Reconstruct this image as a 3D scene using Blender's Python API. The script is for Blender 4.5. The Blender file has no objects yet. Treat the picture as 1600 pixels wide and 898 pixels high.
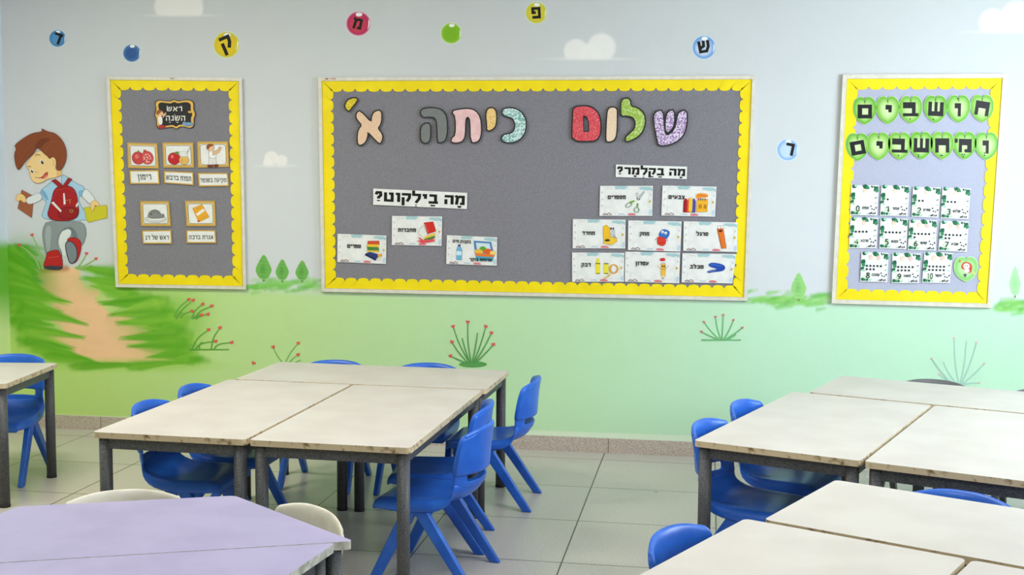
import bpy, bmesh, math, random
import numpy as np
from mathutils import Vector, Matrix
from mathutils.geometry import tessellate_polygon
random.seed(7); rng = np.random.default_rng(7)
SC = bpy.context.scene; COL = SC.collection

# ------------------------------------------------------------------ camera
F_PX = 1875.84
CAM = np.array([2.1862, -6.5841, 1.511])
YAW, PITCH, ROLL = -0.163, 0.0896, 0.008
fw = np.array([math.sin(YAW)*math.cos(PITCH), math.cos(YAW)*math.cos(PITCH), -math.sin(PITCH)])
rt = np.cross(fw, [0, 0, 1]); rt /= np.linalg.norm(rt); up = np.cross(rt, fw)
RT = math.cos(ROLL)*rt + math.sin(ROLL)*up
UP = -math.sin(ROLL)*rt + math.cos(ROLL)*up
cam = bpy.data.cameras.new('camera'); cam.sensor_width = 36; cam.lens = F_PX*36/1600; cam.clip_start = .05
co = bpy.data.objects.new('camera', cam); COL.objects.link(co)
co.matrix_world = Matrix(((RT[0], UP[0], -fw[0], CAM[0]), (RT[1], UP[1], -fw[1], CAM[1]), (RT[2], UP[2], -fw[2], CAM[2]), (0, 0, 0, 1)))
SC.camera = co

# ------------------------------------------------------------------ light and exposure
SC.view_settings.view_transform = 'Standard'; SC.view_settings.look = 'None'
SC.view_settings.gamma = 1; SC.view_settings.use_curve_mapping = False
SC.view_settings.exposure = 0.0
wd = bpy.data.worlds.new('daylight'); SC.world = wd; wd.use_nodes = True
wd.node_tree.nodes['Background'].inputs[0].default_value = (.75, .87, 1, 1)
wd.node_tree.nodes['Background'].inputs[1].default_value = 1.0

def area(name, loc, target, sx, sy, watts, color):
    l = bpy.data.lights.new(name, 'AREA'); l.shape = 'RECTANGLE'; l.size = sx; l.size_y = sy
    l.energy = watts; l.color = color
    o = bpy.data.objects.new(name, l); COL.objects.link(o); o.location = loc
    o.rotation_euler = (Vector(target)-Vector(loc)).to_track_quat('-Z', 'Y').to_euler()
    return o
area('window_daylight', (4.90, -1.95, 1.75), (3.0, -.8, 1.4), 1.7, 1.5, 108, (.80, .92, 1))
area('window_daylight', (4.93, -4.6, 2.1), (0, -3.6, .9), 2.2, 1.2, 52, (.86, .95, 1))
area('ceiling_fill_light', (-.9, -2.3, 2.93), (-.9, -2.3, 0), 1.2, .5, 62, (1, .93, .80))  # warm overhead fill, added to offset the window falloff on the left
area('ceiling_fill_light', (1.9, -2.7, 2.93), (1.9, -2.7, 0), 1.2, .5, 34, (1, .98, .95))  # added overhead fill over the middle, no fixture behind it
area('ceiling_fill_light', (1.2, -5.2, 2.93), (1.2, -5.2, 0), 1.2, .5, 40, (1, .97, .93))  # another added fill, above the near part of the room

# ------------------------------------------------------------------ helpers
def lin(c):
    return tuple((v/255/12.92 if v/255 <= .04045 else ((v/255+.055)/1.055)**2.4) for v in c)
def W(px, py, off=0.0):
    """point of the back wall (or of a plane OFF metres in front of it) seen at a photo pixel"""
    d = fw + (px-800)/F_PX*RT - (py-449)/F_PX*UP
    t = (-off-CAM[1])/d[1]
    return Vector(CAM + t*d)
def Z(x0, y0, s):
    return lambda x, y: (x0+s*x, y0+s*y)
def quad(q):
    (ax, ay), (bx, by), (cx, cy), (dx, dy) = q      # TL TR BR BL, v downwards
    def m(u, v):
        return ((1-v)*((1-u)*ax+u*bx)+v*((1-u)*dx+u*cx), (1-v)*((1-u)*ay+u*by)+v*((1-u)*dy+u*cy))
    return m

def mat(name, color=(.5, .5, .5), rough=.5, spec=.5, metal=0.0):
    m = bpy.data.materials.new(name); m.use_nodes = True
    b = m.node_tree.nodes['Principled BSDF']
    b.inputs['Base Color'].default_value = (*color[:3], 1); b.inputs['Roughness'].default_value = rough
    b.inputs['Specular IOR Level'].default_value = spec; b.inputs['Metallic'].default_value = metal
    return m
def nd(m, t, **kw):
    n = m.node_tree.nodes.new(t)
    for k, v in kw.items():
        if k in n.inputs: n.inputs[k].default_value = v
        else: setattr(n, k, v)
    return n
def lk(m, a, ao, b, bi): m.node_tree.links.new(a.outputs[ao], b.inputs[bi])
def bsdf(m): return m.node_tree.nodes['Principled BSDF']
def speckle(m, c1, c2, scale, detail=3, lo=.4, hi=.6, bump=0.0, tex='ShaderNodeTexNoise', c3=None):
    t = nd(m, 'ShaderNodeTexCoord'); n = nd(m, tex); n.inputs['Scale'].default_value = scale
    if 'Detail' in n.inputs: n.inputs['Detail'].default_value = detail
    r = nd(m, 'ShaderNodeValToRGB'); e = r.color_ramp.elements
    e[0].position = lo; e[1].position = hi; e[0].color = (*c1, 1); e[1].color = (*c2, 1)
    if c3: x = e.new(min(.99, hi+.12)); x.color = (*c3, 1)
    lk(m, t, 'Object', n, 'Vector'); lk(m, n, 'Fac' if tex == 'ShaderNodeTexNoise' else 'Distance', r, 'Fac'); lk(m, r, 'Color', bsdf(m), 'Base Color')
    if bump:
        b = nd(m, 'ShaderNodeBump'); b.inputs['Strength'].default_value = bump; b.inputs['Distance'].default_value = .002
        lk(m, n, 'Fac' if tex == 'ShaderNodeTexNoise' else 'Distance', b, 'Height'); lk(m, b, 'Normal', bsdf(m), 'Normal')
    return m
def attrmat(name, rough, bump=0.0, scale=90):
    m = mat(name, rough=rough, spec=.3)
    a = nd(m, 'ShaderNodeAttribute', attribute_name='paint'); lk(m, a, 'Color', bsdf(m), 'Base Color')
    if bump:
        t = nd(m, 'ShaderNodeTexCoord'); n = nd(m, 'ShaderNodeTexNoise'); n.inputs['Scale'].default_value = scale; n.inputs['Detail'].default_value = 5
        b = nd(m, 'ShaderNodeBump'); b.inputs['Strength'].default_value = bump; b.inputs['Distance'].default_value = .003
        lk(m, t, 'Object', n, 'Vector'); lk(m, n, 'Fac', b, 'Height'); lk(m, b, 'Normal', bsdf(m), 'Normal')
    return m

M = {}
M['wall'] = attrmat('wall_paint', .62, .18, 140)
M['paint'] = attrmat('mural_paint', .6)
M['print'] = attrmat('printed_card', .42)
M['white'] = mat('cream_wall_paint', (.50, .49, .46), .7)
M['ceiling'] = speckle(mat('ceiling_paint', rough=.8), (.52, .52, .50), (.56, .56, .54), 60)
M['blue'] = speckle(mat('blue_plastic', rough=.34, spec=.5), lin((28, 90, 192)), lin((36, 101, 204)), 12)
M['cream'] = speckle(mat('cream_plastic', rough=.5), lin((205, 200, 182)), lin((226, 222, 208)), 9)
M['grey'] = speckle(mat('grey_plastic', rough=.45), lin((92, 93, 96)), lin((104, 105, 108)), 12)
M['metal'] = speckle(mat('hammered_grey_metal', rough=.45, spec=.4), lin((58, 59, 62)), lin((90, 91, 94)), 260, 2, .35, .65, .25)
M['laminate'] = speckle(mat('cream_laminate', rough=.42, spec=.3), lin((197, 191, 184)), lin((203, 198, 191)), 5, 5)
M['lilac'] = speckle(mat('lilac_laminate', rough=.42, spec=.3), lin((159, 153, 187)), lin((166, 160, 194)), 6, 5)
M['edge'] = speckle(mat('chipped_wood_edge', rough=.8), lin((126, 98, 66)), lin((200, 182, 150)), 38, 6, .30, .46)
M['edge2'] = speckle(mat('grey_edge_band', rough=.7), lin((150, 150, 140)), lin((196, 196, 186)), 40, 5, .35, .6)
M['felt'] = speckle(mat('grey_felt', rough=.95, spec=.1), lin((112, 109, 116)), lin((141, 139, 148)), 300, 3, .36, .66, .4)
M['felt_glare'] = speckle(mat('felt_with_window_glare', rough=.95, spec=.1), lin((168, 170, 190)), lin((184, 186, 205)), 300, 3, .36, .66, .3)  # right board felt: window glare put into a paler, bluer colour
for k_ in ('felt', 'felt_glare'): bsdf(M[k_]).inputs['Sheen Weight'].default_value = .35; bsdf(M[k_]).inputs['Sheen Roughness'].default_value = .6
M['yellow'] = speckle(mat('yellow_paper', rough=.55, spec=.3), lin((240, 214, 8)), lin((246, 221, 14)), 8)
M['brown'] = mat('border_back_paper', lin((120, 85, 40)), .7)
M['frame'] = speckle(mat('cream_metal_frame', rough=.35), lin((214, 208, 192)), lin((222, 217, 204)), 30)
M['black'] = mat('black_card', lin((22, 20, 22)), .6)
M['ink'] = mat('black_ink', lin((20, 19, 20)), .5)
M['card'] = speckle(mat('white_card', rough=.45), lin((226, 226, 224)), lin((234, 234, 232)), 20)
M['glass'] = mat('window_glass', (.9, .95, 1), .05); bsdf(M['glass']).inputs['Transmission Weight'].default_value = 1
M['granite'] = speckle(mat('granite_skirting', rough=.4), lin((158, 143, 130)), lin((208, 196, 184)), 190, 4, .35, .65)

def base(o, label, cat, group=None, kind=None):
    if kind: o['kind'] = kind
    if label: o['label'] = label
    if cat: o['category'] = cat
    if group: o['group'] = group
    return o
def empty(name, loc, rz=0):
    o = bpy.data.objects.new(name, None); COL.objects.link(o); o.location = loc; o.rotation_euler = (0, 0, rz); o.empty_display_size = .1
    return o
def link(name, me, m, parent=None, loc=(0, 0, 0)):
    o = bpy.data.objects.new(name, me); COL.objects.link(o); o.location = loc
    for x in (m if isinstance(m, (list, tuple)) else [m]):
        me.materials.append(x)
    if parent: o.parent = parent
    return o
def smooth(o):
    o.data.polygons.foreach_set('use_smooth', [True]*len(o.data.polygons)); return o
def bm_obj(name, bm, m, parent=None, loc=(0, 0, 0)):
    bmesh.ops.recalc_face_normals(bm, faces=bm.faces)
    me = bpy.data.meshes.new(name); bm.to_mesh(me); bm.free()
    return link(name, me, m, parent, loc)
def add_box(bm, x0, x1, y0, y1, z0, z1, mi=0):
    v = [bm.verts.new(p) for p in ((x0, y0, z0), (x1, y0, z0), (x1, y1, z0), (x0, y1, z0), (x0, y0, z1), (x1, y0, z1), (x1, y1, z1), (x0, y1, z1))]
    for f in ((0, 3, 2, 1), (4, 5, 6, 7), (0, 1, 5, 4), (1, 2, 6, 5), (2, 3, 7, 6), (3, 0, 4, 7)):
        bm.faces.new([v[i] for i in f]).material_index = mi
    return v
def add_tube(bm, a, b, r, n=16, r2=None):
    a, b = Vector(a), Vector(b); d = (b-a).normalized()
    x = d.orthogonal().normalized(); y = d.cross(x); r2 = r if r2 is None else r2
    A = [bm.verts.new(a+x*r*math.cos(2*math.pi*i/n)+y*r*math.sin(2*math.pi*i/n)) for i in range(n)]
    B = [bm.verts.new(b+x*r2*math.cos(2*math.pi*i/n)+y*r2*math.sin(2*math.pi*i/n)) for i in range(n)]
    for i in range(n):
        f = bm.faces.new((A[i], A[(i+1) % n], B[(i+1) % n], B[i])); f.smooth = True
    bm.faces.new(A[::-1]); bm.faces.new(B)
def tess(pts, holes=()):
    loops = [[Vector((x, y, 0)) for x, y in pts]]+[[Vector((x, y, 0)) for x, y in h] for h in holes]
    flat = [p for l in loops for p in l]
    return flat, tessellate_polygon(loops)
def chaikin(pts, n=1, closed=True):
    for _ in range(n):
        q = []
        L = len(pts)
        for i in range(L if closed else L-1):
            a, b = pts[i], pts[(i+1) % L]
            q += [(a[0]*.75+b[0]*.25, a[1]*.75+b[1]*.25), (a[0]*.25+b[0]*.75, a[1]*.25+b[1]*.75)]
        pts = q if closed else [pts[0]]+q+[pts[-1]]
    return pts
def offset_poly(pts, d):
    area_ = sum(pts[i][0]*pts[(i+1) % len(pts)][1]-pts[(i+1) % len(pts)][0]*pts[i][1] for i in range(len(pts)))
    s = 1 if area_ > 0 else -1
    out = []
    n = len(pts)
    for i in range(n):
        p0, p1, p2 = pts[i-1], pts[i], pts[(i+1) % n]
        def nrm(a, b):
            dx, dy = b[0]-a[0], b[1]-a[1]; l = math.hypot(dx, dy) or 1
            return dy/l*s, -dx/l*s
        n1, n2 = nrm(p0, p1), nrm(p1, p2)
        nx, ny = n1[0]+n2[0], n1[1]+n2[1]; l2 = nx*nx+ny*ny
        k = 2/l2 if l2 > .8 else 2/.8
        out.append((p1[0]+nx*k*d, p1[1]+ny*k*d))
    return out
def strip(pts, w, w2=None, closed=False):
    """quads of a constant or tapering stroke with mitred joints (2-D)"""
    n = len(pts); L, R = [], []
    for i, p in enumerate(pts):
        a = pts[i-1] if (i > 0 or closed) else None
        b = pts[(i+1) % n] if (i < n-1 or closed) else None
        ds = []
        for s, e in ((a, p), (p, b)):
            if s is None or e is None: continue
            dx, dy = e[0]-s[0], e[1]-s[1]; l = math.hypot(dx, dy)
            if l > 1e-9: ds.append((-dy/l, dx/l))
        if not ds: ds = [(0, 1)]
        nx, ny = sum(d[0] for d in ds)/len(ds), sum(d[1] for d in ds)/len(ds)
        k = 1/max(.35, nx*nx+ny*ny)
        h = (w if w2 is None else w+(w2-w)*i/(n-1))/2
        L.append((p[0]+nx*k*h, p[1]+ny*k*h)); R.append((p[0]-nx*k*h, p[1]-ny*k*h))
    return [[L[i], L[(i+1) % n], R[(i+1) % n], R[i]] for i in range(n if closed else n-1)]
def ell(cx, cy, rx, ry, n=24, rot=0):
    c, s = math.cos(rot), math.sin(rot)
    return [(cx+rx*math.cos(t)*c-ry*math.sin(t)*s, cy+rx*math.cos(t)*s+ry*math.sin(t)*c) for t in (2*math.pi*i/n for i in range(n))]

# block letters: strokes on a square, x rightwards, y upwards from the baseline; the bold flag sits in the stroke width
FONT = {
 'א': (.86, [[(.1, 1), (.76, 0)], [(.74, 1), (.74, .72), (.5, .45)], [(.14, 0), (.14, .3), (.36, .55)]]),
 'ב': (.82, [[(.06, .88), (.6, .88), (.6, .12)], [(0, .12), (.82, .12)]]),
 'ג': (.56, [[(.08, .88), (.4, .88), (.46, 0)], [(.44, .38), (.08, 0)]]),
 'ד': (.78, [[(0, .88), (.78, .88)], [(.58, .88), (.58, 0)]]),
 'ה': (.78, [[(0, .88), (.66, .88), (.66, 0)], [(.12, .55), (.12, 0)]]),
 'ו': (.4, [[(.02, .88), (.28, .88), (.28, 0)]]),
 'ז': (.5, [[(0, .88), (.46, .88)], [(.26, .88), (.22, 0)]]),
 'ח': (.82, [[(0, .88), (.68, .88), (.68, 0)], [(.13, .88), (.13, 0)]]),
 'ט': (.84, [[(.12, 1), (.12, .12), (.7, .12), (.7, .88), (.42, .88)]]),
 'י': (.4, [[(.02, .88), (.28, .88), (.26, .48)]]),
 'כ': (.74, [[(.06, .88), (.62, .88), (.62, .12), (.06, .12)]]),
 'ל': (.72, [[(.1, 1.34), (.1, .88), (.62, .88), (.6, .5), (.3, 0)]]),
 'מ': (.84, [[(.02, 1), (.2, .78), (.12, 0)], [(.2, .74), (.38, .88), (.7, .88), (.7, .12), (.42, .12)]]),
 'ם': (.82, [[(0, .88), (.69, .88), (.69, .12), (.13, .12), (.13, .88)]]),
 'נ': (.56, [[(.12, .88), (.42, .88), (.42, .12), (.02, .12)]]),
 'ן': (.4, [[(.02, .88), (.28, .88), (.28, -.34)]]),
 'ס': (.82, [[(0, .88), (.68, .88), (.68, .4), (.5, .12), (.28, .12), (.12, .4), (.12, .88)]]),
 'ע': (.78, [[(.1, 1), (.32, .14)], [(.66, 1), (.62, .4), (.04, .02)]]),
 'פ': (.8, [[(.36, .52), (.1, .52), (.1, .88), (.66, .88), (.66, .12), (.04, .12)]]),
 'ף': (.8, [[(.36, .52), (.1, .52), (.1, .88), (.66, .88), (.64, -.34)]]),
 'צ': (.78, [[(.1, 1), (.6, .16)], [(.66, 1), (.62, .68), (.4, .5)], [(.04, .12), (.72, .12)]]),
 'ק': (.78, [[(0, .88), (.68, .88), (.66, .5), (.46, .1)], [(.12, .56), (.12, -.34)]]),
 'ר': (.7, [[(0, .88), (.58, .88), (.58, 0)]]),
 'ש': (.96, [[(.1, 1), (.14, .12), (.66, .12), (.84, .5), (.84, 1)], [(.48, 1), (.46, .56), (.14, .4)]]),
 'ת': (.84, [[(.08, .88), (.7, .88), (.7, 0)], [(.2, .88), (.2, .12), (0, .12)]]),
 '?': (.6, [[(.04, .72), (.12, .96), (.42, .96), (.46, .66), (.26, .42), (.26, .28)], [(.26, .14), (.26, 0)]]),
 '0': (.66, [[(.12, .2), (.12, .8), (.26, .98), (.44, .98), (.56, .8), (.56, .2), (.44, .02), (.26, .02), (.12, .2)]]),
 '1': (.4, [[(.04, .76), (.26, 1), (.26, 0)]]),
 '2': (.62, [[(.06, .78), (.16, .96), (.42, .98), (.54, .78), (.48, .55), (.06, .06), (.58, .06)]]),
 '3': (.62, [[(.08, .92), (.4, .98), (.54, .76), (.4, .54), (.24, .52)], [(.4, .54), (.56, .28), (.42, .03), (.06, .06)]]),
 '4': (.64, [[(.44, 0), (.44, .98), (.04, .3), (.62, .3)]]),
 '5': (.62, [[(.54, .96), (.14, .96), (.12, .56), (.4, .58), (.54, .3), (.4, .03), (.08, .05)]]),
 '6': (.64, [[(.5, .96), (.24, .8), (.1, .4), (.14, .1), (.34, .02), (.54, .16), (.54, .42), (.36, .54), (.14, .4)]]),
 '7': (.6, [[(.04, .94), (.56, .94), (.22, 0)]]),
 '8': (.64, [[(.32, .54), (.12, .72), (.18, .94), (.32, .98), (.48, .94), (.54, .72), (.32, .54), (.08, .28), (.16, .06), (.32, .01), (.5, .06), (.57, .28), (.32, .54)]]),
 '9': (.64, [[(.12, .04), (.4, .2), (.54, .6), (.5, .9), (.3, .98), (.1, .84), (.1, .58), (.28, .46), (.5, .6)]]),
}
NIK = {'a': [(-.2, -.22, .2, -.22)], 'q': [(-.18, -.2, .18, -.2), (0, -.2, 0, -.36)], 'w': [(0, -.16, 0, -.24), (0, -.34, 0, -.42)], 'i': [(0, -.2, 0, -.3)],
       'e': [(-.18, -.2, -.06, -.2), (.06, -.2, .18, -.2), (-.06, -.36, .06, -.36)], 'o': [(-.05, 1.16, .05, 1.16)], '.': [(.0, .42, .0, .56)], 's': [(.36, 1.16, .46, 1.16)]}
def text_quads(s, wt=.2, gap=.16, marks=True):
    """RTL text laid out right to left; a latin letter after a Hebrew one is a vowel mark. Returns quads and (x0, x1)."""
    x = 0.0; out = []; last = None
    for ch in s:
        if ch == ' ': x -= .42; continue
        if ch in FONT:
            adv, strokes = FONT[ch]; x -= adv
            for st in strokes: out += [[(px+x, py) for px, py in q] for q in strip(st, wt)]
            last = (x, adv); x -= gap
        elif ch in NIK and marks:
            for (ax, ay, bx, by) in NIK[ch]:
                c = last[0]+last[1]*.45
                out += strip([(c+ax, ay), (c+bx, by)], wt*.62)
    return out, (x+gap, 0.0)

class Art:
    """flat printed or painted shapes; each later shape lies a hair nearer the room than the earlier one"""
    def __init__(self, off, step=.00012):
        self.v, self.f, self.c, self.off, self.step = [], [], [], off, step
    def _add(self, pts, tris, col, cols=None):
        b = len(self.v)
        for p in pts: self.v.append(W(p[0], p[1], self.off))
        for t in tris:
            self.f.append([b+i for i in t])
            self.c.append([cols[i] if cols else col for i in t])
        return self
    def poly(self, pts, col, m=None, holes=(), r=0, line=None, lw=.6):
        if r: pts = chaikin(pts, r)
        if m: pts = [m(*p) for p in pts]; holes = [[m(*p) for p in h] for h in holes]
        flat, tr = tess(pts, holes); self._add([(p.x, p.y) for p in flat], tr, lin(col)); self.off += self.step
        if line: self.line(pts+[pts[0]], lw, line)
        return self
    def quads(self, qs, col, m=None):
        for q in qs:
            if m: q = [m(*p) for p in q]
            self._add(q, [(0, 1, 2, 3)], lin(col)); self.off += .000007
        self.off += self.step; return self
    def line(self, pts, w, col, m=None, w2=None):
        if m: pts = [m(*p) for p in pts]
        return self.quads(strip(pts, w, w2), col)
    def ellipse(self, cx, cy, rx, ry, col, m=None, rot=0, n=24, line=None, lw=.5):
        return self.poly(ell(cx, cy, rx, ry, n, rot), col, m, line=line, lw=lw)
    def fan(self, centre, rings, m=None):
        """rings: list of (points, colour), inside out; smooth blends of paint"""
        n = len(rings[0][0]); pts = [centre[0]]; cols = [lin(centre[1])]
        for r, c in rings: pts += list(r); cols += [lin(c)]*n
        if m: pts = [m(*p) for p in pts]
        tr = [(0, 1+i, 1+(i+1) % n) for i in range(n)]
        for k in range(len(rings)-1):
            a, b = 1+k*n, 1+(k+1)*n
            tr += [(a+i, b+i, b+(i+1) % n, a+(i+1) % n) for i in range(n)]
        self._add(pts, tr, None, cols); self.off += self.step; return self
    def text(self, s, m, cx, base_v, h, col, wt=.2, aspect=1.0, fit=None, gap=.16, marks=True):
        """text centred on cx with the baseline at base_v (local units of m); h = letter height; fit = full width"""
        q, (x0, x1) = text_quads(s, wt, gap, marks)
        sx = fit/(x1-x0) if fit else h*aspect
        mid = (x0+x1)/2
        return self.quads([[(cx+(px-mid)*sx, base_v-py*h) for px, py in k] for k in q], col, m)
    def build(self, name, parent=None, m='print', origin=None):
        o = Vector(origin) if origin is not None else (parent.location if parent is not None else sum(self.v, Vector())/len(self.v))
        me = bpy.data.meshes.new(name); me.from_pydata([tuple(p-o) for p in self.v], [], self.f)
        at = me.color_attributes.new('paint', 'FLOAT_COLOR', 'CORNER')
        flat = []
        for p, cs in zip(self.f, self.c):
            for c in cs: flat += [c[0], c[1], c[2], 1.0]
        at.data.foreach_set('color', flat)
        # faces towards the room
        bm = bmesh.new(); bm.from_mesh(me)
        for f in bm.faces:
            if f.normal.y > 0: f.normal_flip()
        bm.to_mesh(me); bm.free()
        return link(name, me, M[m], parent, (0, 0, 0) if parent is not None else o)

def slab(name, pts, off0, off1, m, parent=None, holes=(), lift=None, origin=None):
    """plate between two distances from the wall, outlined in photo pixels; lift(i) adds curl to the front"""
    loops = [pts]+list(holes)
    flat, tr = tess(pts, holes)
    fr = [W(p.x, p.y, off1+(lift(i) if lift else 0)) for i, p in enumerate(flat)]
    bk = [W(p.x, p.y, off0+(lift(i) if lift else 0)) for i, p in enumerate(flat)]
    o = Vector(origin) if origin is not None else (parent.location.copy() if parent is not None else sum(bk, Vector())/len(bk))
    bm = bmesh.new(); F = [bm.verts.new(p-o) for p in fr]; B = [bm.verts.new(p-o) for p in bk]
    for t in tr:
        bm.faces.new([F[i] for i in t]); bm.faces.new([B[i] for i in t][::-1])
    s = 0
    for l in loops:
        n = len(l)
        for i in range(n):
            a, b = s+i, s+(i+1) % n
            bm.faces.new((F[a], F[b], B[b], B[a]))
        s += n
    return bm_obj(name, bm, m, parent, (0, 0, 0) if parent is not None else o)

# ------------------------------------------------------------------ the room
XL, XR, YR, H = -1.955, 5.0, -8.6, 3.0
def box_obj(name, x0, x1, y0, y1, z0, z1, m, parent=None):
    bm = bmesh.new(); add_box(bm, x0, x1, y0, y1, z0, z1); o = bm_obj(name, bm, m, parent)
    if parent is None: o['kind'] = 'structure'
    return o
# floor of big speckled tiles
fm = mat('terrazzo_tile_floor', rough=.3, spec=.45)
tc = nd(fm, 'ShaderNodeTexCoord'); mp = nd(fm, 'ShaderNodeMapping'); mp.inputs['Location'].default_value = (-.423, .178, 0)
bk = nd(fm, 'ShaderNodeTexBrick'); bk.offset = 0; bk.inputs['Scale'].default_value = 1; bk.inputs['Brick Width'].default_value = .606; bk.inputs['Row Height'].default_value = .596
bk.inputs['Mortar Size'].default_value = .0032; bk.inputs['Mortar Smooth'].default_value = .2; bk.inputs['Bias'].default_value = 0
bk.inputs['Color1'].default_value = (*lin((193, 188, 183)), 1); bk.inputs['Color2'].default_value = (*lin((199, 194, 189)), 1); bk.inputs['Mortar'].default_value = (*lin((62, 60, 56)), 1)
nz = nd(fm, 'ShaderNodeTexNoise'); nz.inputs['Scale'].default_value = 170; nz.inputs['Detail'].default_value = 4
rp = nd(fm, 'ShaderNodeValToRGB'); rp.color_ramp.elements[0].position = .36; rp.color_ramp.elements[1].position = .62
rp.color_ramp.elements[0].color = (.78, .78, .76, 1); rp.color_ramp.elements[1].color = (1.08, 1.08, 1.06, 1)
mx = nd(fm, 'ShaderNodeMix', data_type='RGBA', blend_type='MULTIPLY'); mx.inputs['Factor'].default_value = 1
n2 = nd(fm, 'ShaderNodeTexNoise'); n2.inputs['Scale'].default_value = 1.6; n2.inputs['Detail'].default_value = 4
r2 = nd(fm, 'ShaderNodeMapRange'); r2.inputs['To Min'].default_value = .2; r2.inputs['To Max'].default_value = .42
lk(fm, tc, 'Object', mp, 'Vector'); lk(fm, mp, 'Vector', bk, 'Vector'); lk(fm, tc, 'Object', nz, 'Vector'); lk(fm, nz, 'Fac', rp, 'Fac')
fm.node_tree.links.new(bk.outputs['Color'], mx.inputs[6]); fm.node_tree.links.new(rp.outputs['Color'], mx.inputs[7]); fm.node_tree.links.new(mx.outputs[2], bsdf(fm).inputs['Base Color'])
lk(fm, tc, 'Object', n2, 'Vector'); lk(fm, n2, 'Fac', r2, 'Value'); lk(fm, r2, 'Result', bsdf(fm), 'Roughness')
box_obj('floor', XL-.1, XR+.1, YR-.1, .1, -.1, 0, fm)
box_obj('ceiling', XL-.1, XR+.1, YR-.1, .1, H, H+.1, M['ceiling'])
box_obj('wall_rear', XL, XR, YR-.1, YR, 0, H, M['white'])
# right wall with two window openings
bm = bmesh.new()
WIN = [(-2.75, -.75, 1.0, 2.5), (-5.7, -3.5, 1.5, 2.7)]
ys = [YR, -5.7, -3.5, -2.75, -.75, .1]
add_box(bm, XR, XR+.15, YR-.1, .1, 0, 1.0); add_box(bm, XR, XR+.15, YR-.1, .1, 2.7, H); add_box(bm, XR, XR+.15, -5.7, -3.5, 1.0, 1.5); add_box(bm, XR, XR+.15, -2.75, -.75, 2.5, 2.7)
for a, b in ((YR-.1, -5.7), (-3.5, -2.75), (-.75, .1)): add_box(bm, XR, XR+.15, a, b, 1.0, 2.7)
o = bm_obj('wall_right', bm, M['white']); o['kind'] = 'structure'
for k, (a, b, z0, z1) in enumerate(WIN):
    bm = bmesh.new()
    for y in (a+.025, (a+b)/2, b-.025): add_box(bm, XR+.03, XR+.09, y-.025, y+.025, z0, z1)
    for z in (z0+.025, z1-.025): add_box(bm, XR+.03, XR+.09, a, b, z-.025, z+.025)
    w = bm_obj('window_%d' % (k+1), bm, M['white']); w['kind'] = 'structure'
    bm = bmesh.new(); add_box(bm, XR+.055, XR+.062, a, b, z0, z1); bm_obj('pane', bm, M['glass'], w)
# skirting
def skirting(name, x0, x1, y0, y1):
    bm = bmesh.new(); add_box(bm, x0, x1, y0, y1, 0, .082); o = bm_obj(name, bm, M['granite']); o['kind'] = 'structure'
    return o
sk = skirting('baseboard_back', XL+.012, XR, -.012, 0)
bm = bmesh.new()
for k in range(12):
    x = -1.345+.606*k-.03
    add_box(bm, x-.0015, x+.0015, -.0126, -.0118, 0, .082)
bm_obj('tile_joint', bm, mat('dark_grout', lin((88, 74, 64)), .8), sk)
skirting('baseboard_left', XL, XL+.012, YR, 0)

# ---- the mural: paint colours of the back wall worked out on a fine grid
def proj(X, Y, Zz):
    P = np.stack([X-CAM[0], Y-CAM[1], Zz-CAM[2]], -1)
    z = P@fw
    return 800+F_PX*(P@RT)/z, 449-F_PX*(P@UP)/z
def sst(a, b, x):
    t = np.clip((x-a)/(b-a), 0, 1); return t*t*(3-2*t)
NOI = {}
def fbm(x, y, seed):
    r = np.random.default_rng(seed); out = np.zeros_like(x); amp = 1.0
    for o in range(4):
        g = r.random((64, 64)); xi = np.floor(x).astype(int); yi = np.floor(y).astype(int); fx, fy = x-xi, y-yi
        fx = fx*fx*(3-2*fx); fy = fy*fy*(3-2*fy)
        G = lambda a, b: g[a % 64, b % 64]
        out += amp*((G(xi, yi)*(1-fx)+G(xi+1, yi)*fx)*(1-fy)+(G(xi, yi+1)*(1-fx)+G(xi+1, yi+1)*fx)*fy); amp *= .5; x = x*2.03; y = y*2.03
    return out/1.875
class Canvas:
    def __init__(s, px, py): s.x, s.y = px, py; s.c = np.zeros(px.shape+(3,))
    def mix(s, a, col):
        s.c += a[..., None]*(np.array(lin(col))-s.c)
    def stroke(s, pts, w0, w1, soft, col, op=1.0, taper=0.0):
        """soft-edged tapering brush stroke along a polyline"""
        xs = [p[0] for p in pts]; ys_ = [p[1] for p in pts]; mg = max(w0, w1)+soft+2
        k = np.where((s.x > min(xs)-mg) & (s.x < max(xs)+mg) & (s.y > min(ys_)-mg) & (s.y < max(ys_)+mg))
        if not len(k[0]): return
        x, y = s.x[k], s.y[k]; best = np.full(x.shape, 1e9); n = len(pts)-1
        for i in range(n):
            (ax, ay), (bx, by) = pts[i], pts[i+1]; dx, dy = bx-ax, by-ay; L2 = dx*dx+dy*dy+1e-9
            t = np.clip(((x-ax)*dx+(y-ay)*dy)/L2, 0, 1); d = np.hypot(x-ax-t*dx, y-ay-t*dy)
            w = w0+(w1-w0)*(i+t)/n
            best = np.minimum(best, (d-w)/(soft*(1-taper*(i+t)/n)))
        a = op*(1-sst(-.5, 1, best))
        s.c[k] += a[..., None]*(np.array(lin(col))-s.c[k])
    def blob(s, cx, cy, rx, ry, soft, col, op=1.0, flat=None):
        d = np.hypot((s.x-cx)/rx, (s.y-cy)/ry); a = op*(1-sst(1-soft, 1+soft, d))
        if flat is not None: a = a*(1-sst(flat-2, flat+2, s.y))
        s.mix(a, col)
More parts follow.
